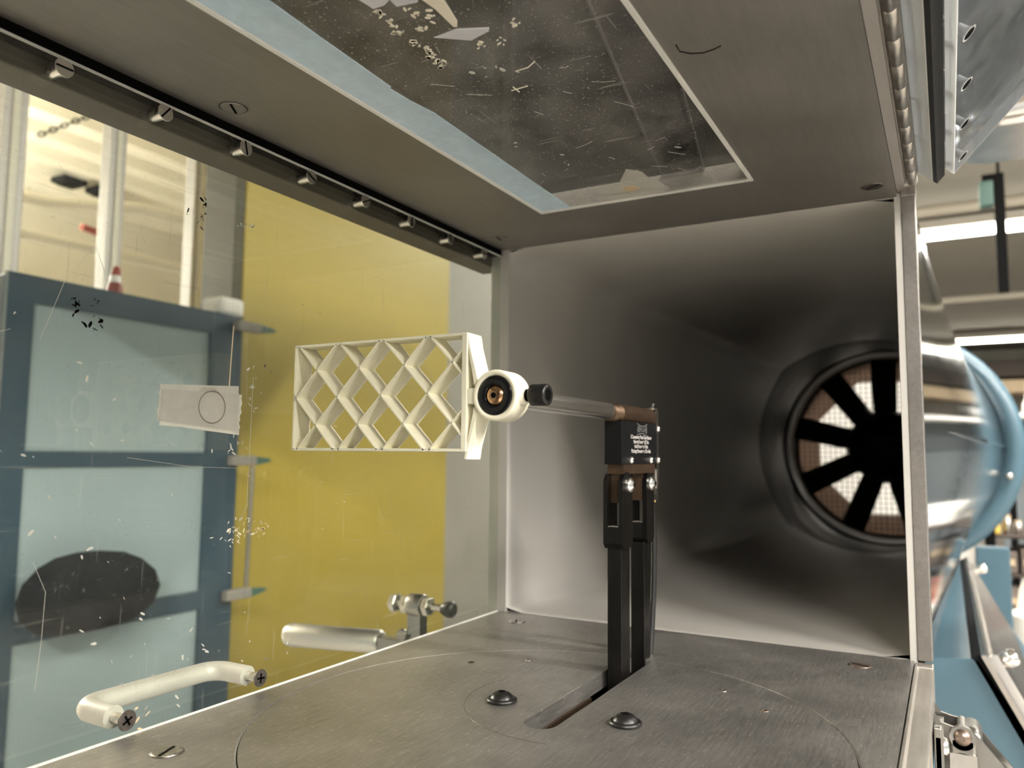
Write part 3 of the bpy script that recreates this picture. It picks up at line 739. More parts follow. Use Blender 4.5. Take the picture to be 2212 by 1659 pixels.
# ================================================================== CEILING PANE: film, ruler, scraps
zt = HZ + 0.0096; zl = HZ + 0.0002
fy = 0.0500
edge = [(-0.3690, 0.0478), (-0.335, 0.0492), (-0.30, 0.0502), (-0.2880, 0.0506), (-0.2868, 0.0520), (-0.272, 0.0512), (-0.255, 0.0485), (-0.2378, 0.0488), (-0.19, 0.0496), (-0.14, 0.0505), (-0.0846, 0.0510)]
film = MB().prism([(PX0 + 0.01, 0.0470)] + edge + [(PX1 - 0.0032, 0.0512), (PX1 - 0.0032, PY - 0.0028), (PX0 + 0.01, PY - 0.0028)], HZ - 0.0002, HZ + 0.0001, 2).build('film_strip', 'film_blue')
tag(film, 'pale blue film strip along the left edge of the ceiling pane', 'film')
# clear plastic ruler lying on the pane
ru = thing('ruler', (-0.22, -0.04, zt), 'clear plastic ruler lying on the ceiling pane', 'ruler')
pA, pB = Vector((-0.36, -0.0660)), Vector((-0.0822, -0.0165))
dR = (pB - pA).normalized(); nR = Vector((dR.y, -dR.x))     # toward negative y
Wd = 0.0285
q0, q1, q2, q3 = pA, pB, pB + nR * Wd, pA + nR * Wd
MB().prism([tuple(q0), tuple(q1), tuple(q2), tuple(q3)], zt + 0.0001, zt + 0.0022, 2).build('blade', 'ruler_clear', ru)
MB().prism([tuple(q0), tuple(q1), tuple(q1 + nR * 0.0009), tuple(q0 + nR * 0.0009)], zt + 0.0022, zt + 0.0027, 2).build('edge', 'paper_cool', ru)
MB().prism([tuple(q3 - nR * 0.0007), tuple(q2 - nR * 0.0007), tuple(q2), tuple(q3)], zt + 0.0022, zt + 0.0025, 2).build('edge', 'paper_cool', ru)
tk = MB(); L = (pB - pA).length
for i in range(int(L / 0.001)):
    a = pB + nR * (Wd - 0.0012) - dR * (0.004 + 0.001 * i); ln = 0.0042 if i % 10 == 0 else (0.0032 if i % 5 == 0 else 0.0022)
    b = a - nR * ln; e = dR * 0.00011
    if a.x < -0.33: break
    tk.prism([tuple(a + e), tuple(a - e), tuple(b - e), tuple(b + e)], zt + 0.0, zt + 0.0001, 2)
o = tk.build('tick_marks', 'black_metal', ru); o['kind'] = 'stuff'
for i in range(1, 22):
    c = pB + nR * (Wd - 0.0070) - dR * (0.004 + 0.01 * (i - 1)) - dR * 0.0
    if c.x < -0.33: break
    text_mesh(str(30 - i), 0.0034, 'black_metal', 'numeral', ru, (c.x, c.y, zt + 0.00005), (nR.x, nR.y, 0), (dR.x, dR.y, 0))
# torn paper and tape
def scrap(pts, z0, z1, mat, label, cat='tape'):
    o = MB().prism(pts, z0, z1, 2).build('paper_scrap', mat); return tag(o, label, cat)
scrap([(-0.3156, 0.0065), (-0.3159, 0.0009), (-0.3166, -0.0054), (-0.311, -0.0181), (-0.309, -0.0167), (-0.3062, -0.0063)], HZ - 0.0003, HZ, 'paper_cool', 'white pointed tape scrap stuck on the ceiling pane, nearest its middle')
scrap([(-0.352, -0.0040), (-0.350, -0.0135), (-0.336, -0.0127), (-0.3213, -0.0091), (-0.3179, -0.0067), (-0.3186, -0.0055), (-0.333, -0.0062)], HZ - 0.0003, HZ, 'paper_warm', 'warm white spike-shaped paper scrap hanging at the top of the picture', 'paper')
scrap([(-0.3640, 0.0190), (-0.3516, 0.0163), (-0.3446, 0.0154), (-0.3446, 0.01), (-0.3463, 0.0064), (-0.356, 0.0060)], HZ - 0.0003, HZ, 'paper_cool', 'grey-white torn tape corner beside the blue film, top of the picture')
scrap([(-0.354, 0.0055), (-0.3461, 0.0058), (-0.3416, 0.0062), (-0.3401, -0.0024), (-0.3407, -0.0035), (-0.352, -0.0036)], HZ - 0.0003, HZ, 'paper_cool', 'grey-white torn tape corner beside the warm paper spike')
pn = thing('paper_note', (-0.10, 0.0, HZ), 'torn white paper label at the far end of the ceiling pane', 'paper')
MB().prism([(-0.1139, 0.0201), (-0.1118, -0.0209), (-0.0871, -0.0236), (-0.0949, 0.0214)], HZ - 0.0005, HZ - 0.0003, 2).build('sheet', 'tape_white', pn)
MB().prism([(-0.0952, 0.0281), (-0.0953, 0.0079), (-0.0956, -0.0052), (-0.0837, -0.0203), (-0.0823, 0.0267)], HZ - 0.0003, HZ - 0.0001, 2).build('sheet', 'tape_white', pn)
MB().prism([(-0.1161, -0.0001), (-0.1336, -0.0106), (-0.1255, -0.0175), (-0.1142, -0.0181), (-0.1121, 0.0014)], HZ - 0.0003, HZ - 0.0001, 2).build('flap', 'tape_white', pn)
MB().lathe([(0, 0.0055), (0.0002, 0.0050)], (-0.1000, -0.0010, HZ - 0.0005), (0, 0, -1), 24).build('stain', 'tan_light', pn)
def pane_bits(pts, n, spread, mat, nm='paint_chip'):
    mb = MB()
    for (cx, cy) in pts:
        for _ in range(n):
            x, y = cx + R.gauss(0, spread), cy + R.gauss(0, spread * 0.7); a = R.uniform(0, PI); L = R.uniform(0.0006, 0.0022); t = L * R.uniform(0.3, 0.7); q = []
            for i in range(7):
                b = 2 * PI * i / 7; u, v = L * math.cos(b) * R.uniform(0.6, 1), t * math.sin(b) * R.uniform(0.6, 1)
                q.append((x + u * math.cos(a) - v * math.sin(a), y + u * math.sin(a) + v * math.cos(a)))
            mb.prism(q, HZ - 0.00012, HZ + 0.0001, 2)
    o = mb.build(nm, mat, cp); o['kind'] = 'stuff'
pane_bits([(-0.3412, 0.0146), (-0.333, 0.016), (-0.3257, 0.0176), (-0.316, 0.0165), (-0.3078, 0.0161), (-0.3035, 0.0165), (-0.2992, 0.0171), (-0.2942, 0.0167)], 7, 0.0016, 'paper_warm')
pane_bits([(-0.335, 0.004), (-0.328, -0.001), (-0.324, 0.008), (-0.30, -0.0085), (-0.299, -0.0175), (-0.31, -0.03), (-0.345, -0.02)], 5, 0.0022, 'paper_warm')
pane_bits([(-0.28, 0.001), (-0.275, -0.005), (-0.165, 0.018), (-0.2, 0.03), (-0.15, -0.05)], 3, 0.004, 'tape_white')
def pane_hair(pts, mat, r=0.00022):
    MB().tube([(x, y, HZ - 0.0002) for x, y in pts], r, 5).build('scratch', mat, cp)
pane_hair([(-0.2577, 0.001), (-0.2583, -0.0082)], 'paper_warm', 0.0003); pane_hair([(-0.2608, -0.0015), (-0.2547, -0.0017)], 'paper_warm', 0.0003)
pane_hair([(-0.2736, -0.0103), (-0.2741, -0.0166), (-0.2775, -0.0219)], 'paper_warm', 0.0003)
for _ in range(26):
    x, y, a, L = R.uniform(-0.33, -0.10), R.uniform(-0.06, 0.045), R.uniform(0, PI), R.uniform(0.003, 0.014)
    pane_hair([(x, y), (x + L * math.cos(a) * 0.5 + R.uniform(-.001, .001), y + L * math.sin(a) * 0.5), (x + L * math.cos(a), y + L * math.sin(a))], 'tape_white', 0.00012)
hr = MB().tube([(-0.262, -0.082, HZ - 0.0003), (-0.2555, -0.0818, HZ - 0.0003), (-0.2515, -0.0855, HZ - 0.0003), (-0.2496, -0.0906, HZ - 0.0003), (-0.2505, -0.0955, HZ - 0.0003), (-0.2519, -0.0987, HZ - 0.0003)], 0.0002, 6).build('hair', 'gap_black')
tag(hr, 'dark curled hair stuck on the ceiling plate', 'hair')

# ================================================================== RIGHT DOOR, swung open
dU = Vector((0, -0.669, 0.743)); dN = Vector((0, -0.743, -0.669)); P0 = Vector((0, -0.1672, 0.3176))
def door_slab(mb, u0, u1, n0, n1, x0, x1):
    vs = []
    for x in (x0, x1):
        for (u, n) in ((u0, n0), (u1, n0), (u1, n1), (u0, n1)):
            q = P0 + dU * u + dN * n; vs.append((x, q.y, q.z))
    return mb.add(vs, [(0, 1, 2, 3), (7, 6, 5, 4), (0, 4, 5, 1), (1, 5, 6, 2), (2, 6, 7, 3), (3, 7, 4, 0)])
dx0, dx1 = -0.70, -0.005
door = door_slab(MB(), 0.0006, 0.298, 0.0, 0.0108, dx0, dx1).build('door_1', 'door_clear')
tag(door, 'clear acrylic door swung up on its hinge at the right', None, None, 'structure')
door_slab(MB(), 0.0, 0.0006, 0.0, 0.0108, dx0, dx1).build('door_edge', 'acrylic_edge', door, 'pale sawn edge of the outer sheet')
door_slab(MB(), 0.0004, 0.0072, 0.0109, 0.0140, dx0, dx1 - 0.0005).build('gasket', 'gasket', door, 'black foam gasket strip')
ins = door_slab(MB(), 0.0112, 0.285, 0.0118, 0.0178, dx0 + 0.01, dx1).build('inner_sheet', 'door_clear', door)
door_slab(MB(), 0.0106, 0.0112, 0.0118, 0.0178, dx0 + 0.01, dx1).build('inner_edge', 'acrylic_edge', ins, 'pale sawn edge of the inner sheet')
door_slab(MB(), 0.0112, 0.285, 0.0118, 0.0178, dx1, dx1 + 0.0005).build('end_edge', 'acrylic_edge', ins, 'bright end edge of the inner sheet')
for k in range(11):
    x = -0.020 - 0.0545 * k
    if x < dx0 + 0.03: break
    c = P0 + dU * 0.0185 + dN * 0.0179; c.x = x
    h = MB().lathe([(0.0, 0.0040), (0.0, 0.0034), (-0.0020, 0.0024), (-0.0060, 0.0022)], c, dN, 28, caps=False).build('screw_hole', 'acrylic_edge', ins)
    MB().lathe([(0.0001, 0.0030), (0.0002, 0.0029)], c, dN, 28).build('hole_shadow', 'gap_black', h, 'black disc for the shade inside the screw hole')  # flat black disc stands in for the shade inside the hole
    b0 = c - dN * 0.0178
    MB().cyl(b0, c, 0.0018, 16).build('screw_shank', 'satin_steel', h)
# piano hinge
hinge = thing('piano_hinge', (-0.35, -0.1635, 0.3150), 'worn piano hinge between the ceiling rail and the open door', 'hinge')
kn = 27; kl = (dx1 - dx0) / kn
for k in range(kn):
    x = dx0 + kl * k
    MB().cyl((x + 0.0004, -0.1634, 0.3128), (x + kl - 0.0004, -0.1634, 0.3128), 0.0033, 16, 0.0004).build('knuckle', 'hinge_metal', hinge)
MB().cyl((dx0, -0.1634, 0.3128), (dx1 + 0.001, -0.1634, 0.3128), 0.0015, 12).build('hinge_pin', 'satin_steel', hinge)
MB().box(dx0, dx1, -0.1600, -0.1592, 0.3120, 0.3190).build('leaf', 'hinge_metal', hinge)
door_slab(MB(), -0.004, 0.03, -0.0012, -0.0002, dx0, dx1).build('leaf', 'hinge_metal', hinge)

# ================================================================== DIFFUSER
DL = 2.22
df = thing('diffuser', (0.6, 0, 0.1525), 'pale painted tunnel diffuser going from square to round, polished outside', 'diffuser')
NTH = 96
def sect(s, inner):
    hy, hz_, c = (0.1492, 0.1524, (-0.0028, 0.1526)) if inner else (0.1600, 0.1640, (0.0, 0.1526))
    Rr = 0.315 if inner else 0.327
    pts = []
    for k in range(NTH):
        a = 2 * PI * k / NTH
        ca, sa = math.cos(a), math.sin(a)
        t = min(hy / max(abs(ca), 1e-9), hz_ / max(abs(sa), 1e-9)); sq = (c[0] + ca * t, c[1] + sa * t)
        ci = (Rr * ca, 0.165 + Rr * sa)
        pts.append((sq[0] * (1 - s) + ci[0] * s, sq[1] * (1 - s) + ci[1] * s))
    return pts
def loft(name, mat, inner, x0, x1, rows=28, smooth=True, parent=df):
    vs = []; fs = []
    for i in range(rows + 1):
        t = i / rows; t = t ** 1.5; x = x0 + (x1 - x0) * t
        for (y, z) in sect(max(0.0, x / DL), inner): vs.append((x, y, z))
    for i in range(rows):
        for k in range(NTH):
            k2 = (k + 1) % NTH; fs.append((i * NTH + k, i * NTH + k2, (i + 1) * NTH + k2, (i + 1) * NTH + k))
    return MB().add(vs, fs, smooth).build(name, mat, parent)
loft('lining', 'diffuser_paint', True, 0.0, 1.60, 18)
loft('cone_shade_lining', 'cone_shade_black', True, 1.60, DL, 12)  # far stretch darkened to deepen the shade towards the fan
loft('skin', 'polished_alu', False, 0.004, DL)
# collar frame facing the test section
col = MB()
col.box(-0.0006, 0.004, 0.1462, 0.1640, -0.012, 0.3170, 0.0003)
col.box(-0.0006, 0.004, -0.1560, -0.1518, -0.012, 0.3170, 0.0003)
col.box(0.0001, 0.004, -0.1518, 0.1462, 0.3048, 0.3170); col.box(0.0001, 0.004, -0.1518, 0.1462, -0.012, 0.0)
col.build('collar', 'diffuser_paint', df)
for s in (-1,):
    vs = []; w = 0.004
    for i in range(13):
        t = 0.10 + 0.90 * i / 12; x = DL * t; y = s * (0.160 + (0.327 - 0.160) * t); z = 0.1526 + 0.0124 * t
        vs.append((x, y, z))
    mb = MB(); ring_ = []
    for i, (x, y, z) in enumerate(vs):
        g = min(1.0, i / 4.0); ring_ += [(x, y + 0.004, z + 0.0025), (x, y - 0.007 * g, z + 0.0025 * g), (x, y - 0.007 * g, z - 0.0025 * g), (x, y + 0.004, z - 0.0025)]
    fs = []
    for i in range(12):
        for k in range(4): fs.append((4 * i + k, 4 * i + (k + 1) % 4, 4 * i + 4 + (k + 1) % 4, 4 * i + 4 + k))
    fs += [(0, 1, 2, 3), (48, 49, 50, 51)]
    mb.add(ring_, fs).build('seam_flange', 'polished_alu', df)
fl = MB().lathe([(0.0, 0.327), (0.0, 0.372), (0.012, 0.385), (0.06, 0.385), (0.07, 0.380), (0.07, 0.327)], (DL, 0, 0.167), (1, 0, 0), 96, closed=True).build('flange', 'blue_paint', df, 'glossy blue round flange')
for k in range(4):
    a = math.radians(194.5 + 90 * k)
    MB().lathe([(0, 0.011), (0.006, 0.010), (0.010, 0.006), (0.011, 0.003)], (DL, 0.349 * math.cos(a), 0.167 + 0.349 * math.sin(a)), (-1, 0, 0), 18).build('bolt', 'satin_steel', fl)
# small rivets in the lining
for (x, y, z) in ((0.012, 0.1483, 0.288), (0.014, 0.1483, 0.125), (0.02, 0.1486, 0.022)):
    MB().lathe([(0, 0.0022), (0.0006, 0.0018), (0.0008, 0.001)], (x, y, z), (0, -1, 0), 12).build('rivet', 'screw_dark', df)

# ---- fan duct, fan, guard, filter
duct = thing('fan_duct', (2.5, 0, 0.167), 'black round fan duct at the end of the diffuser', 'duct')
MB().lathe([(0, 0.315), (0.30, 0.315), (0.30, 0.3265), (0, 0.3265)], (DL + 0.001, 0, 0.167), (1, 0, 0), 64, closed=True).build('shell', 'fan_black', duct)
fan = thing('fan', (2.30, 0, 0.167), 'dark axial fan with broad blades at the end of the diffuser', 'fan')
hubo = MB().lathe([(-0.10, 0.03), (-0.095, 0.07), (-0.07, 0.105), (-0.03, 0.118), (0.10, 0.118)], (2.32, 0, 0.167), (1, 0, 0), 40).build('hub', 'fan_black', fan)
for k in range(9):
    a = math.radians(90 + 40.5 * k); rad = Vector((0, math.cos(a), math.sin(a))); tan = Vector((0, -math.sin(a), math.cos(a))); ax = Vector((1, 0, 0))
    vs = []; nr = 5
    for i in range(nr):
        t = i / (nr - 1); rr = 0.108 + (0.292 - 0.108) * t; tw = math.radians(24 - 9 * t); hw = 0.0385 + 0.003 * t
        ch_ = tan * math.cos(tw) + ax * math.sin(tw); nn = ax * math.cos(tw) - tan * math.sin(tw); c = Vector((2.31, 0, 0.167)) + rad * rr
        for (u, w_) in ((-hw, 0), (-hw * 0.4, 0.005), (hw * 0.5, 0.004), (hw, 0), (hw * 0.5, -0.003), (-hw * 0.4, -0.003)): vs.append(c + ch_ * u + nn * w_)
    fs = [list(range(6)), list(range(6 * nr - 6, 6 * nr))]
    for i in range(nr - 1):
        for j in range(6): fs.append((6 * i + j, 6 * i + (j + 1) % 6, 6 * i + 6 + (j + 1) % 6, 6 * i + 6 + j))
    MB().add(vs, fs, True).build('blade', 'fan_blade', fan)
    a2 = a + math.radians(20); c2 = Vector((2.285, 0.112 * math.cos(a2), 0.167 + 0.112 * math.sin(a2)))
    MB().lathe([(0, 0.008), (0.010, 0.008), (0.013, 0.005)], c2, (-1, 0, 0), 12).build('nut', 'satin_steel', hubo)
gd = thing('fan_guard', (2.50, 0, 0.167), 'square wire mesh guard behind the fan', 'guard')
MB().lathe([(0, 0.3145), (0.008, 0.3145), (0.008, 0.306), (0, 0.306)], (2.485, 0, 0.167), (1, 0, 0), 64, closed=True).build('guard_ring', 'wire', gd)
for k in range(-17, 18):
    q = 0.0178 * k; hl = math.sqrt(max(0.0, 0.309 ** 2 - q * q))
    if hl < 0.02: continue
    MB().cyl((2.488, q, 0.167 - hl), (2.488, q, 0.167 + hl), 0.0016, 6).build('wire', 'wire', gd)
    MB().cyl((2.491, -hl, 0.167 + q), (2.491, hl, 0.167 + q), 0.0016, 6).build('wire', 'wire', gd)
n = 64; oc = [(0.255 * math.cos(2 * PI * k / 8 + PI / 8), 0.167 + 0.255 * math.sin(2 * PI * k / 8 + PI / 8)) for k in range(8)]
def oct_r(a):
    r_in = 0.255 * math.cos(PI / 8); b = (a % (PI / 4)) - PI / 8
    b = ((a + PI / 8) % (PI / 4)) - PI / 8
    return r_in / math.cos(b)
vs = []; fs = []
for k in range(n):
    a = 2 * PI * k / n; ro = oct_r(a)
    for x in (2.5025, 2.5055): vs += [(x, ro * math.cos(a), 0.167 + ro * math.sin(a)), (x, 0.3145 * math.cos(a), 0.167 + 0.3145 * math.sin(a))]
for k in range(n):
    a, b = 4 * k, 4 * ((k + 1) % n); fs += [(a, a + 1, b + 1, b), (a + 2, b + 2, b + 3, a + 3), (a, b, b + 2, a + 2), (a + 1, a + 3, b + 3, b + 1)]
flt = MB().add(vs, fs).build('filter_sheet', 'filter_tan'); tag(flt, 'tan filter sheet with a bright opening behind the fan', 'filter')
# white partition behind the outlet
pw = MB().box(3.25, 3.30, -0.30, 0.85, -1.05, 0.50, 0.004).build('white_partition', 'white_plastic')
tag(pw, 'bright white board seen through the fan', 'board')
# stand under the flange
st = thing('flange_stand', (2.26, 0, -1.05), 'blue steel stand under the round flange', 'stand')
MB().box(2.225, 2.285, -0.33, -0.24, -1.05, -0.136, 0.004).build('leg', 'blue_paint', st); MB().box(2.225, 2.285, 0.24, 0.33, -1.05, -0.136, 0.004).build('leg', 'blue_paint', st)
MB().box(2.225, 2.285, -0.24, 0.24, -0.30, -0.225, 0.004).build('cross_beam', 'blue_paint', st)

# ================================================================== BLUE CONSOLE WITH STEEL PANEL
cs = thing('control_console', (0.7, -0.25, -1.05), 'blue console with sloped stainless panel under the diffuser', 'console')
prof = [(-0.150, -1.05), (-0.150, -0.066), (-0.153, -0.062), (-0.190, -0.059), (-0.196, -0.061), (-0.345, -0.300), (-0.345, -1.05)]
MB().prism(prof, 0.30, 1.14).build('cabinet', 'blue_paint', cs)
sd = Vector((0, -0.035, -0.068)).normalized(); sn = Vector((0, -0.068, 0.035)).normalized(); pb = Vector((0, -0.1945, -0.0555))
def slope_slab(mb, u0, u1, n0, n1, x0, x1):
    vs = []
    for x in (x0, x1):
        for (u, w_) in ((u0, n0), (u1, n0), (u1, n1), (u0, n1)):
            q = pb + sd * u + sn * w_; vs.append((x, q.y, q.z))
    return mb.add(vs, [(0, 1, 2, 3), (7, 6, 5, 4), (0, 4, 5, 1), (1, 5, 6, 2), (2, 6, 7, 3), (3, 7, 4, 0)])
pan = slope_slab(MB(), 0.0, 0.27, 0.004, 0.008, 0.290, 1.13).build('panel', 'stainless', cs, 'sloped stainless steel panel')
slope_slab(MB(), 0.0, 0.27, -0.004, 0.004, 0.300, 1.12).build('panel_backing', 'dark_thing', pan)
slope_slab(MB(), 0.012, 0.26, 0.008, 0.0105, 0.345, 1.10).build('cover_plate', 'stainless', pan)
slope_slab(MB(), 0.012, 0.26, 0.008, 0.014, 0.335, 0.3425).build('trim_strip', 'chrome', pan)
for (u, x) in ((0.022, 0.352), (0.022, 1.07), (0.14, 0.352), (0.25, 0.352)):
    q = pb + sd * u + sn * 0.0105; q.x = x
    MB().lathe([(0, 0.006), (0.004, 0.006), (0.009, 0.0085), (0.015, 0.0085), (0.018, 0.006)], q, sn, 20).build('knob', 'chrome', pan)

# ================================================================== RIGHT TOGGLE CLAMP
rc = thing('toggle_clamp', (-0.09, -0.18, -0.06), 'riveted steel toggle clamp below the sill at the lower right', 'clamp')
for (xx, nm) in ((-0.0600, 'side_plate'), (-0.0800, 'side_plate')):
    MB().prism([(-0.1660, -0.0080), (-0.1690, -0.0125), (-0.1740, -0.0138), (-0.1835, -0.0150), (-0.1880, -0.0190), (-0.2020, -0.0360), (-0.2050, -0.0420), (-0.2030, -0.0500), (-0.1900, -0.0560), (-0.1660, -0.0560)], xx - 0.0012, xx + 0.0012).build(nm, 'clamp_steel', rc)
for (y, z, r) in ((-0.1835, -0.0195, 0.0052), (-0.1985, -0.0420, 0.0048)):
    MB().lathe([(0, r * 0.6), (0.0, r), (0.0230, r), (0.0245, r * 0.75)], (-0.0570, y, z), (-1, 0, 0), 24).build('rivet', 'clamp_steel', rc)
MB().prism([(-0.1668, -0.0140), (-0.1668, -0.0800), (-0.1705, -0.0800), (-0.1705, -0.0140)], -0.104, -0.0640).build('base_plate', 'clamp_steel', rc)
arm = MB()
arm.prism([(-0.1738 - 0.0, -0.0300)] + [(-0.1790 + 0.0062 * math.cos(PI - PI * i / 10), -0.0165 + 0.0062 * math.sin(PI * i / 10)) for i in range(11)] + [(-0.1728, -0.0600), (-0.1852, -0.0600)][::1], -0.0915, -0.0880) if False else None
arm.box(-0.0920, -0.0885, -0.1852, -0.1730, -0.0620, -0.0160, 0.0015)
arm.lathe([(0, 0.0061), (0.0035, 0.0061)], (-0.0920, -0.1791, -0.0160), (1, 0, 0), 24)
arm = arm.build('arm', 'clamp_steel', rc)
MB().lathe([(0, 0.0042), (0.0012, 0.0040), (0.0024, 0.0030), (0.0029, 0.0014)], (-0.0920, -0.1791, -0.0155), (-1, 0, 0), 26).build('rivet_head', 'rivet_brown', arm, 'brown domed rivet')
MB().prism([(-0.1852, -0.0228), (-0.1730, -0.0228), (-0.1725, -0.0620), (-0.1857, -0.0620)], -0.0960, -0.0920).build('handle_sleeve', 'satin_steel', arm, 'bright folded handle sleeve')
MB().cyl((-0.0880, -0.1791, -0.0160), (-0.0590, -0.1791, -0.0160), 0.0025, 14).build('pin', 'clamp_steel', rc)
for z in (-0.0195, -0.036):
    MB().lathe([(0, 0.0045), (0.0014, 0.0042), (0.0024, 0.0026)], (-0.098, -0.1705, z), (0, -1, 0), 20).build('screw', 'chrome', rc)
MB().box(-0.104, -0.098, -0.1700, -0.1662, -0.0300, -0.0090, 0.0008).build('lug', 'clamp_steel', rc)

# ================================================================== LAB SHELL
lf = MB().box(-4, 13, -6, 6.5, -1.10, -1.05).build('lab_floor', 'lab_floor_paint'); tag(lf, 'grey lab floor', None, None, 'structure')
lc = MB().box(-4, 13, -6, 1.55, 1.75, 1.80).build('lab_ceiling', 'lab_ceiling_paint'); tag(lc, 'dull cream lab ceiling', None, None, 'structure')
lc2 = MB().box(-4, 13, 1.55, 6.5, 1.95, 2.00).build('lab_ceiling', 'deck_cream'); tag(lc2, 'cream metal deck ceiling beyond the side window', None, None, 'structure')
for k in range(13):
    y = 2.0 + 0.32 * k
    MB().prism([(y - 0.07, 1.95), (y - 0.045, 1.89), (y + 0.045, 1.89), (y + 0.07, 1.95)], -3.9, 9).build('deck_rib', 'deck_cream', lc2)
wb = MB().box(13, 13.05, -6, 6.5, -1.05, 2.0).build('wall_back', 'far_wall'); tag(wb, 'far pale lab wall', None, None, 'structure')
wl = MB().box(0.86, 13, 1.42, 1.50, -1.05, 1.95).build('wall_left', 'grey_wall'); tag(wl, 'grey lab wall beside the yellow panel', None, None, 'structure')
wr = MB().box(-4, 13, -4.8, -4.75, -1.05, 1.75).build('wall_right', 'slate_wall'); tag(wr, 'blue-grey wall across the aisle on the right', None, None, 'structure')
wf = MB().box(-4, 13, 5.4, 5.45, -1.05, 2.0).build('wall_far', 'cream_wall'); tag(wf, 'cream wall far beyond the side window', None, None, 'structure')

# lamps' fixtures
def fixture(x, y, hl, label, twin=True):
    f = thing('strip_light', (x, y, 1.60), label, 'light', 'fluorescent strip lights on the lab ceiling')
    MB().box(x - 0.09, x + 0.09, y - hl, y + hl, 1.64, 1.70, 0.006).build('housing', 'fixture_white', f)
    for s in (-1, 1):
        MB().cyl((x + s * 0.045, y - hl + 0.03, 1.615), (x + s * 0.045, y + hl - 0.03, 1.615), 0.019, 12).build('tube', 'tube_glow', f)
        MB().cyl((x, y + s * (hl * 0.7), 1.70), (x, y + s * (hl * 0.7), 1.75), 0.008, 8).build('hanger', 'fixture_white', f)
names = ['fluorescent strip across the aisle, right of the camera', 'fluorescent strip behind the camera', 'fluorescent strip across the aisle, right of the fin', 'fluorescent strip above the blue console', 'bright fluorescent strip nearest beyond the diffuser', 'farthest fluorescent strip beyond the diffuser', 'lamp added out of view to brighten the bay beyond the side window', 'fluorescent strip above the white board']
for (x, y, hl, pw_), nm in zip(STRIPS, names):
    if y > 2: 
        f = thing('strip_light', (x, y, 1.33), nm, 'light', 'fluorescent strip lights on the lab ceiling')  # housing for the added bay lamp
        MB().box(x - 0.07, x + 0.07, y - hl, y + hl, 1.31, 1.37, 0.006).build('housing', 'fixture_white', f)
        for s_ in (-1, 1): MB().cyl((x, y + s_ * 0.7, 1.37), (x, y + s_ * 0.7, 1.95), 0.005, 8).build('hanger', 'fixture_white', f)
    else: fixture(x, y, hl, nm)

# ---- beyond the side window
yp = thing('yellow_board', (1.2, 1.33, -1.05), 'tall flat yellow panel beyond the side window', 'panel')
MB().box(0.735, 1.632, 1.30, 1.415, -1.05, 1.35, 0.006).build('sheet', 'yellow_panel', yp)
MB().box(0.706, 0.7345, 1.302, 1.415, -1.05, 1.35, 0.002).build('edge_shade', 'olive_shade', yp, 'dark olive strip standing for shade on the panel side')  # strip added as the shadow down the board's left side
bl = thing('blue_locker', (0.4, 1.22, -1.05), 'blue steel locker with pale recessed panels beyond the side window', 'locker')
bx0, bx1, byf = 0.146, 0.650, 1.20
MB().box(bx0, bx1, byf + 0.012, byf + 0.30, -1.05, 0.43, 0.004).build('body', 'locker_frame', bl)
MB().box(bx0, bx0 + 0.045, byf, byf + 0.012, -1.05, 0.432).build('stile', 'locker_frame', bl); MB().box(bx1 - 0.085, bx1, byf, byf + 0.012, -1.05, 0.432).build('stile', 'locker_frame', bl)
for (z0, z1) in ((0.385, 0.432), (0.100, 0.128), (-0.197, -0.160), (-1.05, -0.95)): MB().box(bx0 + 0.045, bx1 - 0.085, byf, byf + 0.012, z0, z1).build('rail', 'locker_frame', bl)
for (z0, z1) in ((0.128, 0.385), (-0.160, 0.100), (-0.95, -0.197)): MB().box(bx0 + 0.045, bx1 - 0.085, byf + 0.006, byf + 0.0119, z0, z1).build('panel', 'locker_panel', bl, 'pale blue recessed panel')
for z in (0.410, 0.111, -0.179):
    o = MB().box(bx1 - 0.03, bx1 + 0.040, byf - 0.02, byf - 0.001, z - 0.011, z + 0.011, 0.003).build('latch', 'grey_wall', bl, 'grey latch bar with a dark tip')
    MB().prism([(bx1 + 0.038, z - 0.010), (bx1 + 0.075, z - 0.004), (bx1 + 0.085, z), (bx1 + 0.075, z + 0.005), (bx1 + 0.038, z + 0.009)], byf - 0.019, byf - 0.008, 1).build('latch_tip', 'green_box', o)
MB().cyl((bx1 + 0.030, byf - 0.010, -0.165), (bx1 + 0.036, byf - 0.010, 0.098), 0.005, 10).build('lock_rod', 'hinge_metal', bl)
wc = MB().box(0.600, 0.668, 1.215, 1.28, 0.4325, 0.476, 0.010).build('white_box', 'white_plastic'); tag(wc, 'small white box on top of the blue locker', 'box')
rb_ = thing('red_bottle', (0.378, 1.26, 0.432), 'red and white bottle standing on the blue locker', 'bottle')
MB().lathe([(0, 0.015), (0.018, 0.015), (0.03, 0.012)], (0.378, 1.26, 0.4325), (0, 0, 1), 24).build('base', 'red_plastic', rb_)
MB().lathe([(0, 0.0118), (0.014, 0.0100)], (0.378, 1.26, 0.4626), (0, 0, 1), 24).build('band', 'white_plastic', rb_); MB().lathe([(0, 0.0098), (0.016, 0.007), (0.020, 0.003)], (0.379, 1.26, 0.4768), (0.05, 0, 1), 24).build('tip', 'red_plastic', rb_)
for i, (x, w_, lab) in enumerate(((0.318, 0.050, 'leftmost pale metal post beyond the side window'), (0.556, 0.040, 'middle pale metal post beyond the side window'), (0.798, 0.046, 'pale metal post nearest the yellow panel'))):
    pt = thing('metal_post', (x, 1.56, -1.05), lab, 'post', 'pale posts beyond the side window')
    MB().box(x - w_ / 2, x + w_ / 2, 1.54, 1.58, -1.05, 1.95, 0.003).build('post', 'alu_post', pt)
    MB().box(x - w_ * 0.2, x + w_ * 0.1, 1.532, 1.540, -1.05, 1.90, 0.002).build('rib', 'pipe_white', pt)
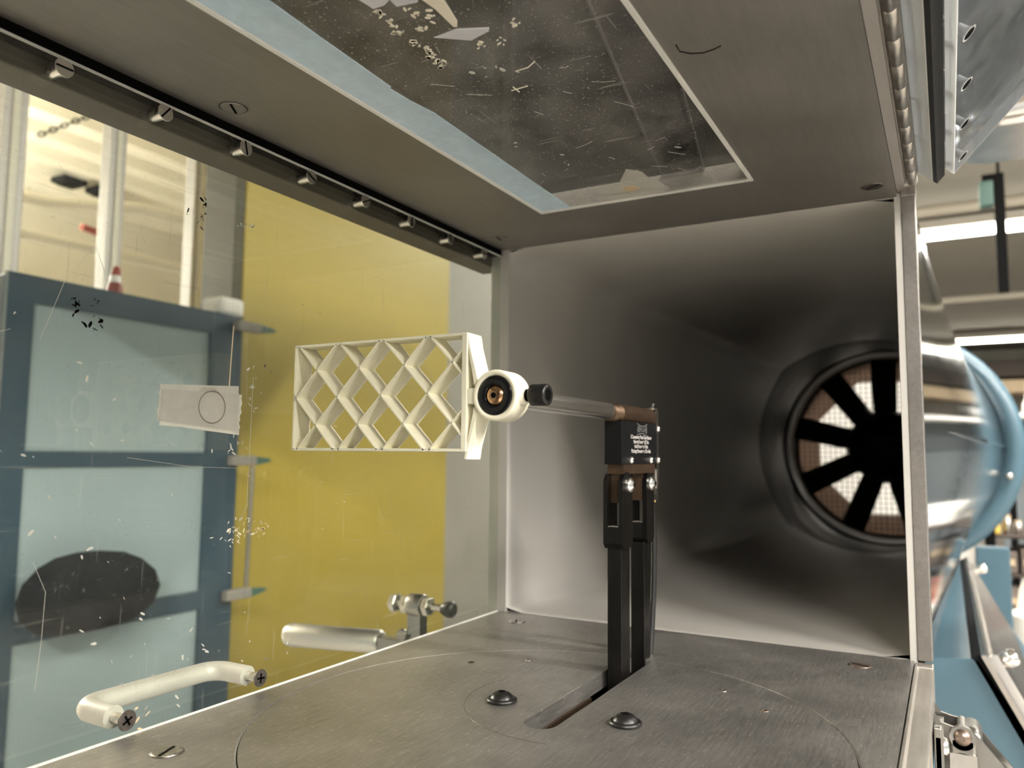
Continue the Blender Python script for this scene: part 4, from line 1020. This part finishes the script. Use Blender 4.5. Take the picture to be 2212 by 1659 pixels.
blob = thing('dark_blob', (0.285, 1.13, -0.17), 'dark rounded form in front of the blue locker beyond the side window', 'blob')
bb = MB()  # dark rounded form in front of the locker panels
for (zz, hw_) in ((0, 0),): pass
ringz = [(-0.178, 0.05), (-0.172, 0.09), (-0.15, 0.118), (-0.12, 0.128), (-0.09, 0.118), (-0.066, 0.092), (-0.052, 0.062), (-0.046, 0.025)]
vs = []; nn_ = 24
for (zz, hw_) in ringz:
    for k in range(nn_):
        a = 2 * PI * k / nn_; vs.append((0.272 + hw_ * math.cos(a) * (1.0 + 0.12 * math.cos(a)), 1.135 + 0.055 * math.sin(a) * hw_ / 0.128, zz))
fs = [list(range(nn_))[::-1], list(range(len(vs) - nn_, len(vs)))]
for i in range(len(ringz) - 1):
    for k in range(nn_): fs.append((i * nn_ + k, i * nn_ + (k + 1) % nn_, (i + 1) * nn_ + (k + 1) % nn_, (i + 1) * nn_ + k))
bb.add(vs, fs, True).build('blob_body', 'dark_thing', blob)
MB().cyl((0.285, 1.2055, -0.110), (0.285, 1.170, -0.108), 0.006, 10).build('blob_stub', 'dark_thing', blob)
def pipe(pts, r, mat, label):
    o = MB().tube(pts, r, 12).build('pipe', mat); tag(o, label, 'pipe')
pipe([(0.4, 3.7, 1.30), (1.6, 3.7, 1.36), (2.05, 3.6, 1.44), (2.35, 3.5, 1.41), (3.2, 3.5, 1.40)], 0.030, 'pipe_white', 'upper cream pipe bending beyond the side window')
pipe([(0.4, 3.9, 1.18), (2.0, 3.9, 1.24), (3.4, 3.9, 1.25)], 0.030, 'pipe_white', 'lower straight cream pipe beyond the side window')
rp = thing('sprinkler_drop', (1.75, 3.48, 1.2), 'short dull red pipe on a drop rod beyond the side window', 'pipe')
MB().cyl((1.66, 3.48, 1.22), (1.83, 3.48, 1.20), 0.018, 12).build('stub', 'red_plastic', rp); MB().cyl((1.80, 3.48, 1.20), (1.80, 3.48, 1.95), 0.006, 8).build('rod', 'pipe_white', rp)
for i, (x, lab) in enumerate(((2.33, 'left dark oblong vent high beyond the side window'), (2.56, 'right dark oblong vent high beyond the side window'))):
    v = thing('ceiling_vent', (x, 4.74, 1.87), lab, 'vent')
    MB().box(x - 0.085, x + 0.085, 4.66, 4.82, 1.845, 1.889, 0.02).build('cover', 'dark_thing', v); MB().box(x - 0.05, x + 0.05, 4.69, 4.79, 1.835, 1.845, 0.002).build('grille', 'black_metal', v)
chn = thing('hanging_chain', (1.6, 3.5, 1.7), 'dark slack chain high beyond the side window', 'chain')
for k in range(12):
    t = k / 11; c = Vector((1.453 + 0.287 * t, 3.5, 1.613 + 0.228 * t)); d = Vector((0.287, 0, 0.228)).normalized(); s_ = Vector((0, 1, 0)) if k % 2 else Vector((-d.z, 0, d.x))
    MB().tube([c + d * 0.020 * math.cos(2 * PI * j / 12) + s_ * 0.011 * math.sin(2 * PI * j / 12) for j in range(12)], 0.0045, 6, True).build('link', 'dark_thing', chn)
MB().cyl((1.74, 3.5, 1.841), (1.80, 3.5, 1.95), 0.004, 6).build('hook_wire', 'dark_thing', chn)
bm_ = MB().box(0.2, 6, 2.9, 3.0, 1.62, 1.70, 0.004).build('roof_beam', 'deck_cream'); tag(bm_, 'cream beam under the metal deck beyond the side window', 'beam')
for x in (0.6, 3, 5.6): MB().box(x - 0.02, x + 0.02, 2.93, 2.97, 1.70, 1.90).build('beam_hanger', 'deck_cream', bm_)

# ---- dark board added over the ceiling pane to darken the view through it
ov = thing('added_dark_board', (0.3, 0.2, 0.60), 'dark board added to darken the view through the ceiling pane', 'tray')
MB().box(-0.36, 1.15, 0.0, 0.72, 0.64, 0.68, 0.004).build('dark_board', 'overhead_dark', ov)
for (x, y) in ((-0.3, 0.03), (1.1, 0.03), (-0.3, 0.65), (1.1, 0.65)): MB().cyl((x, y, 0.68), (x, y, 1.75), 0.006, 8).build('added_hanger_rod', 'black_metal', ov)

# ---- stainless hood above right
hood = thing('steel_hood', (0.9, -0.6, 0.7), 'polished stainless hood seen through the open acrylic door', 'hood')
def rrect(x0, x1, y0, y1, r, n=8):
    out = []
    for (cx, cy, a0) in ((x1 - r, y1 - r, 0), (x0 + r, y1 - r, PI / 2), (x0 + r, y0 + r, PI), (x1 - r, y0 + r, 1.5 * PI)):
        for i in range(n + 1): a = a0 + PI / 2 * i / n; out.append((cx + r * math.cos(a), cy + r * math.sin(a)))
    return out
hb = MB(); prs = []
for (z, g_) in ((0.70, 0.0), (0.702, 0.008), (0.73, 0.012), (0.76, 0.0), (0.98, -0.01), (1.06, -0.02), (1.12, -0.03), (1.13, -0.045)):
    prs.append([(x, y, z) for x, y in rrect(0.95 - g_, 1.11 + g_, -0.95 - g_, -0.225 + g_, 0.06)])
m_ = len(prs[0]); fs = []
for i in range(len(prs) - 1):
    for k in range(m_): fs.append((i * m_ + k, i * m_ + (k + 1) % m_, (i + 1) * m_ + (k + 1) % m_, (i + 1) * m_ + k))
fs.append(list(range((len(prs) - 1) * m_, len(prs) * m_)))
hb.add([p for r_ in prs for p in r_], fs, True).build('shell', 'chrome', hood)
MB().cyl((1.03, -0.6, 1.12), (1.03, -0.6, 1.75), 0.05, 28).build('flue', 'stainless', hood)
rr_ = rrect(0.935, 1.125, -0.965, -0.21, 0.065); MB().prism(rr_, 0.690, 0.700, 2).build('bottom_plate', 'stainless', hood)

# ---- things beyond the diffuser on the right
bar = thing('hanging_bar', (3.0, -0.392, 1.75), 'black flat bar hanging from the ceiling beyond the diffuser', 'bar')
MB().box(2.985, 3.015, -0.411, -0.374, 0.783, 1.262, 0.002).build('bar', 'black_metal', bar); MB().box(2.985, 3.015, -0.374, -0.335, 1.235, 1.262, 0.002).build('bracket', 'black_metal', bar); MB().cyl((3.0, -0.392, 1.26), (3.0, -0.392, 1.75), 0.006, 8).build('rod', 'black_metal', bar)
gb = MB().box(2.97, 3.03, -0.372, -0.325, 1.13, 1.232, 0.006).build('green_box', 'green_box', bar, 'dark green box beside the bar')
cd = thing('ceiling_conduit', (4.6, -0.9, 1.6), 'pale twin conduit under the ceiling nearer than the bright strip', 'conduit')
for s in (-1, 1): MB().cyl((4.60 + s * 0.06, -3.0, 1.60 + s * 0.01), (4.60 + s * 0.06, 1.30, 1.60 + s * 0.01), 0.028, 12).build('pipe', 'pipe_white', cd)
for y in (-2.0, 0.4): MB().box(4.5, 4.7, y - 0.01, y + 0.01, 1.60, 1.75).build('clip', 'fixture_white', cd)
cd2 = MB().cyl((7.2, -3.0, 1.52), (7.2, 1.3, 1.52), 0.03, 12).build('conduit', 'pipe_white'); tag(cd2, 'single thin pale conduit under the far ceiling', 'conduit')
bk = thing('wall_bulkhead', (12.4, -1.5, 1.0), 'dark brown bulkhead low on the far wall beyond the strip lights', 'bulkhead')
MB().box(12.2, 13, -5.5, 1.2, 1.28, 1.50, 0.01).build('beam', 'brown_shelf', bk); MB().box(12.25, 13, -5.5, 1.2, 1.06, 1.24, 0.01).build('beam', 'tan_light', bk)
rk = thing('storage_rack', (3.3, -0.62, -1.05), 'dark storage rack with small bins beyond the blue flange', 'rack')
for z in (-1.0, -0.62, -0.47, -0.32, -0.17): MB().box(3.12, 3.50, -1.30, -0.31, z - 0.012, z, 0.002).build('shelf', 'brown_shelf', rk)
for (x, y) in ((3.13, -0.32), (3.49, -0.32), (3.13, -0.47), (3.13, -1.29), (3.49, -1.29)): MB().box(x - 0.012, x + 0.012, y - 0.012, y + 0.012, -1.05, -0.11).build('upright', 'black_metal', rk)
bn = 0
pos_h = ['top', 'second', 'third', 'fourth']
pos_w = ['nearest the blue flange', 'second from the blue flange', 'third from the blue flange']
for r_, z in enumerate((-0.32, -0.47, -0.62)):
    for c_, y in enumerate((-0.375, -0.445, -0.53)):
        t = thing('storage_bin', (3.2, y, z), 'grey bin on the rack, %s row, %s' % (('upper', 'middle', 'lower')[r_], pos_w[c_]), 'bin', 'bins in the storage rack')
        MB().box(3.15, 3.34, y - 0.029, y + 0.029, z + 0.0002, z + 0.085 + 0.015 * ((r_ + c_) % 2), 0.004).build('tub', 'bin_grey', t)
        MB().box(3.145, 3.150, y - 0.020, y + 0.020, z + 0.03, z + 0.055).build('label_slot', 'tan_light', t)
yt = thing('yellow_tin', (3.2, -0.335, -0.17), 'small yellow tin on top of the storage rack', 'tin')
MB().box(3.16, 3.24, -0.352, -0.312, -0.1698, -0.12, 0.006).build('body', 'yellow_tin', yt); MB().box(3.158, 3.242, -0.353, -0.311, -0.12, -0.112, 0.003).build('lid', 'tan_light', yt)
for i, (y, h, lab) in enumerate(((-0.378, 0.075, 'glass jar beside the yellow tin on the rack'), (-0.415, 0.055, 'shorter glass jar at the right of the jars on the rack'))):
    t = thing('jar', (3.2, y, -0.17), lab, 'jar')
    MB().lathe([(0, 0.014), (0.003, 0.016), (h * 0.75, 0.016), (h * 0.85, 0.012)], (3.2, y, -0.1698), (0, 0, 1), 18).build('glass', 'satin_steel', t); MB().lathe([(0, 0.013), (h * 0.15, 0.013)], (3.2, y, -0.1698 + h * 0.85), (0, 0, 1), 18).build('lid', 'tan_light', t)
wbx = MB().box(3.16, 3.46, -1.0, -0.49, -0.1698, -0.09, 0.01).build('white_carton', 'white_plastic'); tag(wbx, 'white carton on top of the storage rack', 'carton')
bk2 = thing('bucket', (2.6, -0.385, -1.05), 'white bucket with papers sticking out, right of the steel panel', 'bucket')
MB().lathe([(0, 0.055), (0.003, 0.06), (0.66, 0.066), (0.668, 0.068), (0.668, 0.062), (0.05, 0.055)], (2.6, -0.395, -1.05), (0, 0, 1), 32).build('shell', 'white_plastic', bk2)
MB().prism([(-0.34, -0.5), (-0.37, -0.30), (-0.385, -0.26), (-0.395, -0.5)], 2.57, 2.575).build('paper', 'paper_warm', bk2); MB().box(2.59, 2.60, -0.44, -0.40, -0.5, -0.30).build('red_card', 'red_plastic', bk2)
sb = thing('spray_bottle', (3.2, -0.45, 0.33), 'clear narrow-necked bottle on the far bench shelf', 'bottle')
MB().lathe([(0, 0.022), (0.004, 0.026), (0.05, 0.026), (0.08, 0.014), (0.14, 0.007), (0.165, 0.006), (0.17, 0.003)], (4.2, -0.545, 0.3602), (0, 0, 1), 20).build('bottle', 'white_plastic', sb)
be = thing('far_shelf', (4.3, -1.0, -1.05), 'pale bench shelf with uprights far beyond the blue flange', 'shelf')
MB().box(4.0, 4.5, -2.2, -0.42, 0.335, 0.360, 0.004).build('board', 'white_plastic', be)
for y in (-0.45, -0.66, -2.1): MB().box(4.02, 4.05, y - 0.015, y + 0.015, -1.05, 0.60 if y < -0.5 else 0.335).build('upright', 'black_metal', be)
MB().box(4.3, 4.32, -2.2, -0.42, -0.9, 0.335).build('back_panel', 'slate_wall', be)
bx_ = MB().box(4.06, 4.20, -0.642, -0.606, 0.3602, 0.44, 0.006).build('black_case', 'black_metal'); tag(bx_, 'black case on the far bench shelf', 'case')
kb = thing('round_jar', (4.03, -0.60, 0.36), 'round white jar on the far bench shelf', 'jar')
MB().lathe([(0, 0.012), (0.015, 0.012), (0.02, 0.022), (0.04, 0.028), (0.06, 0.022), (0.066, 0.008)], (4.08, -0.575, 0.3602), (0, 0, 1), 20).build('jar_body', 'white_plastic', kb)
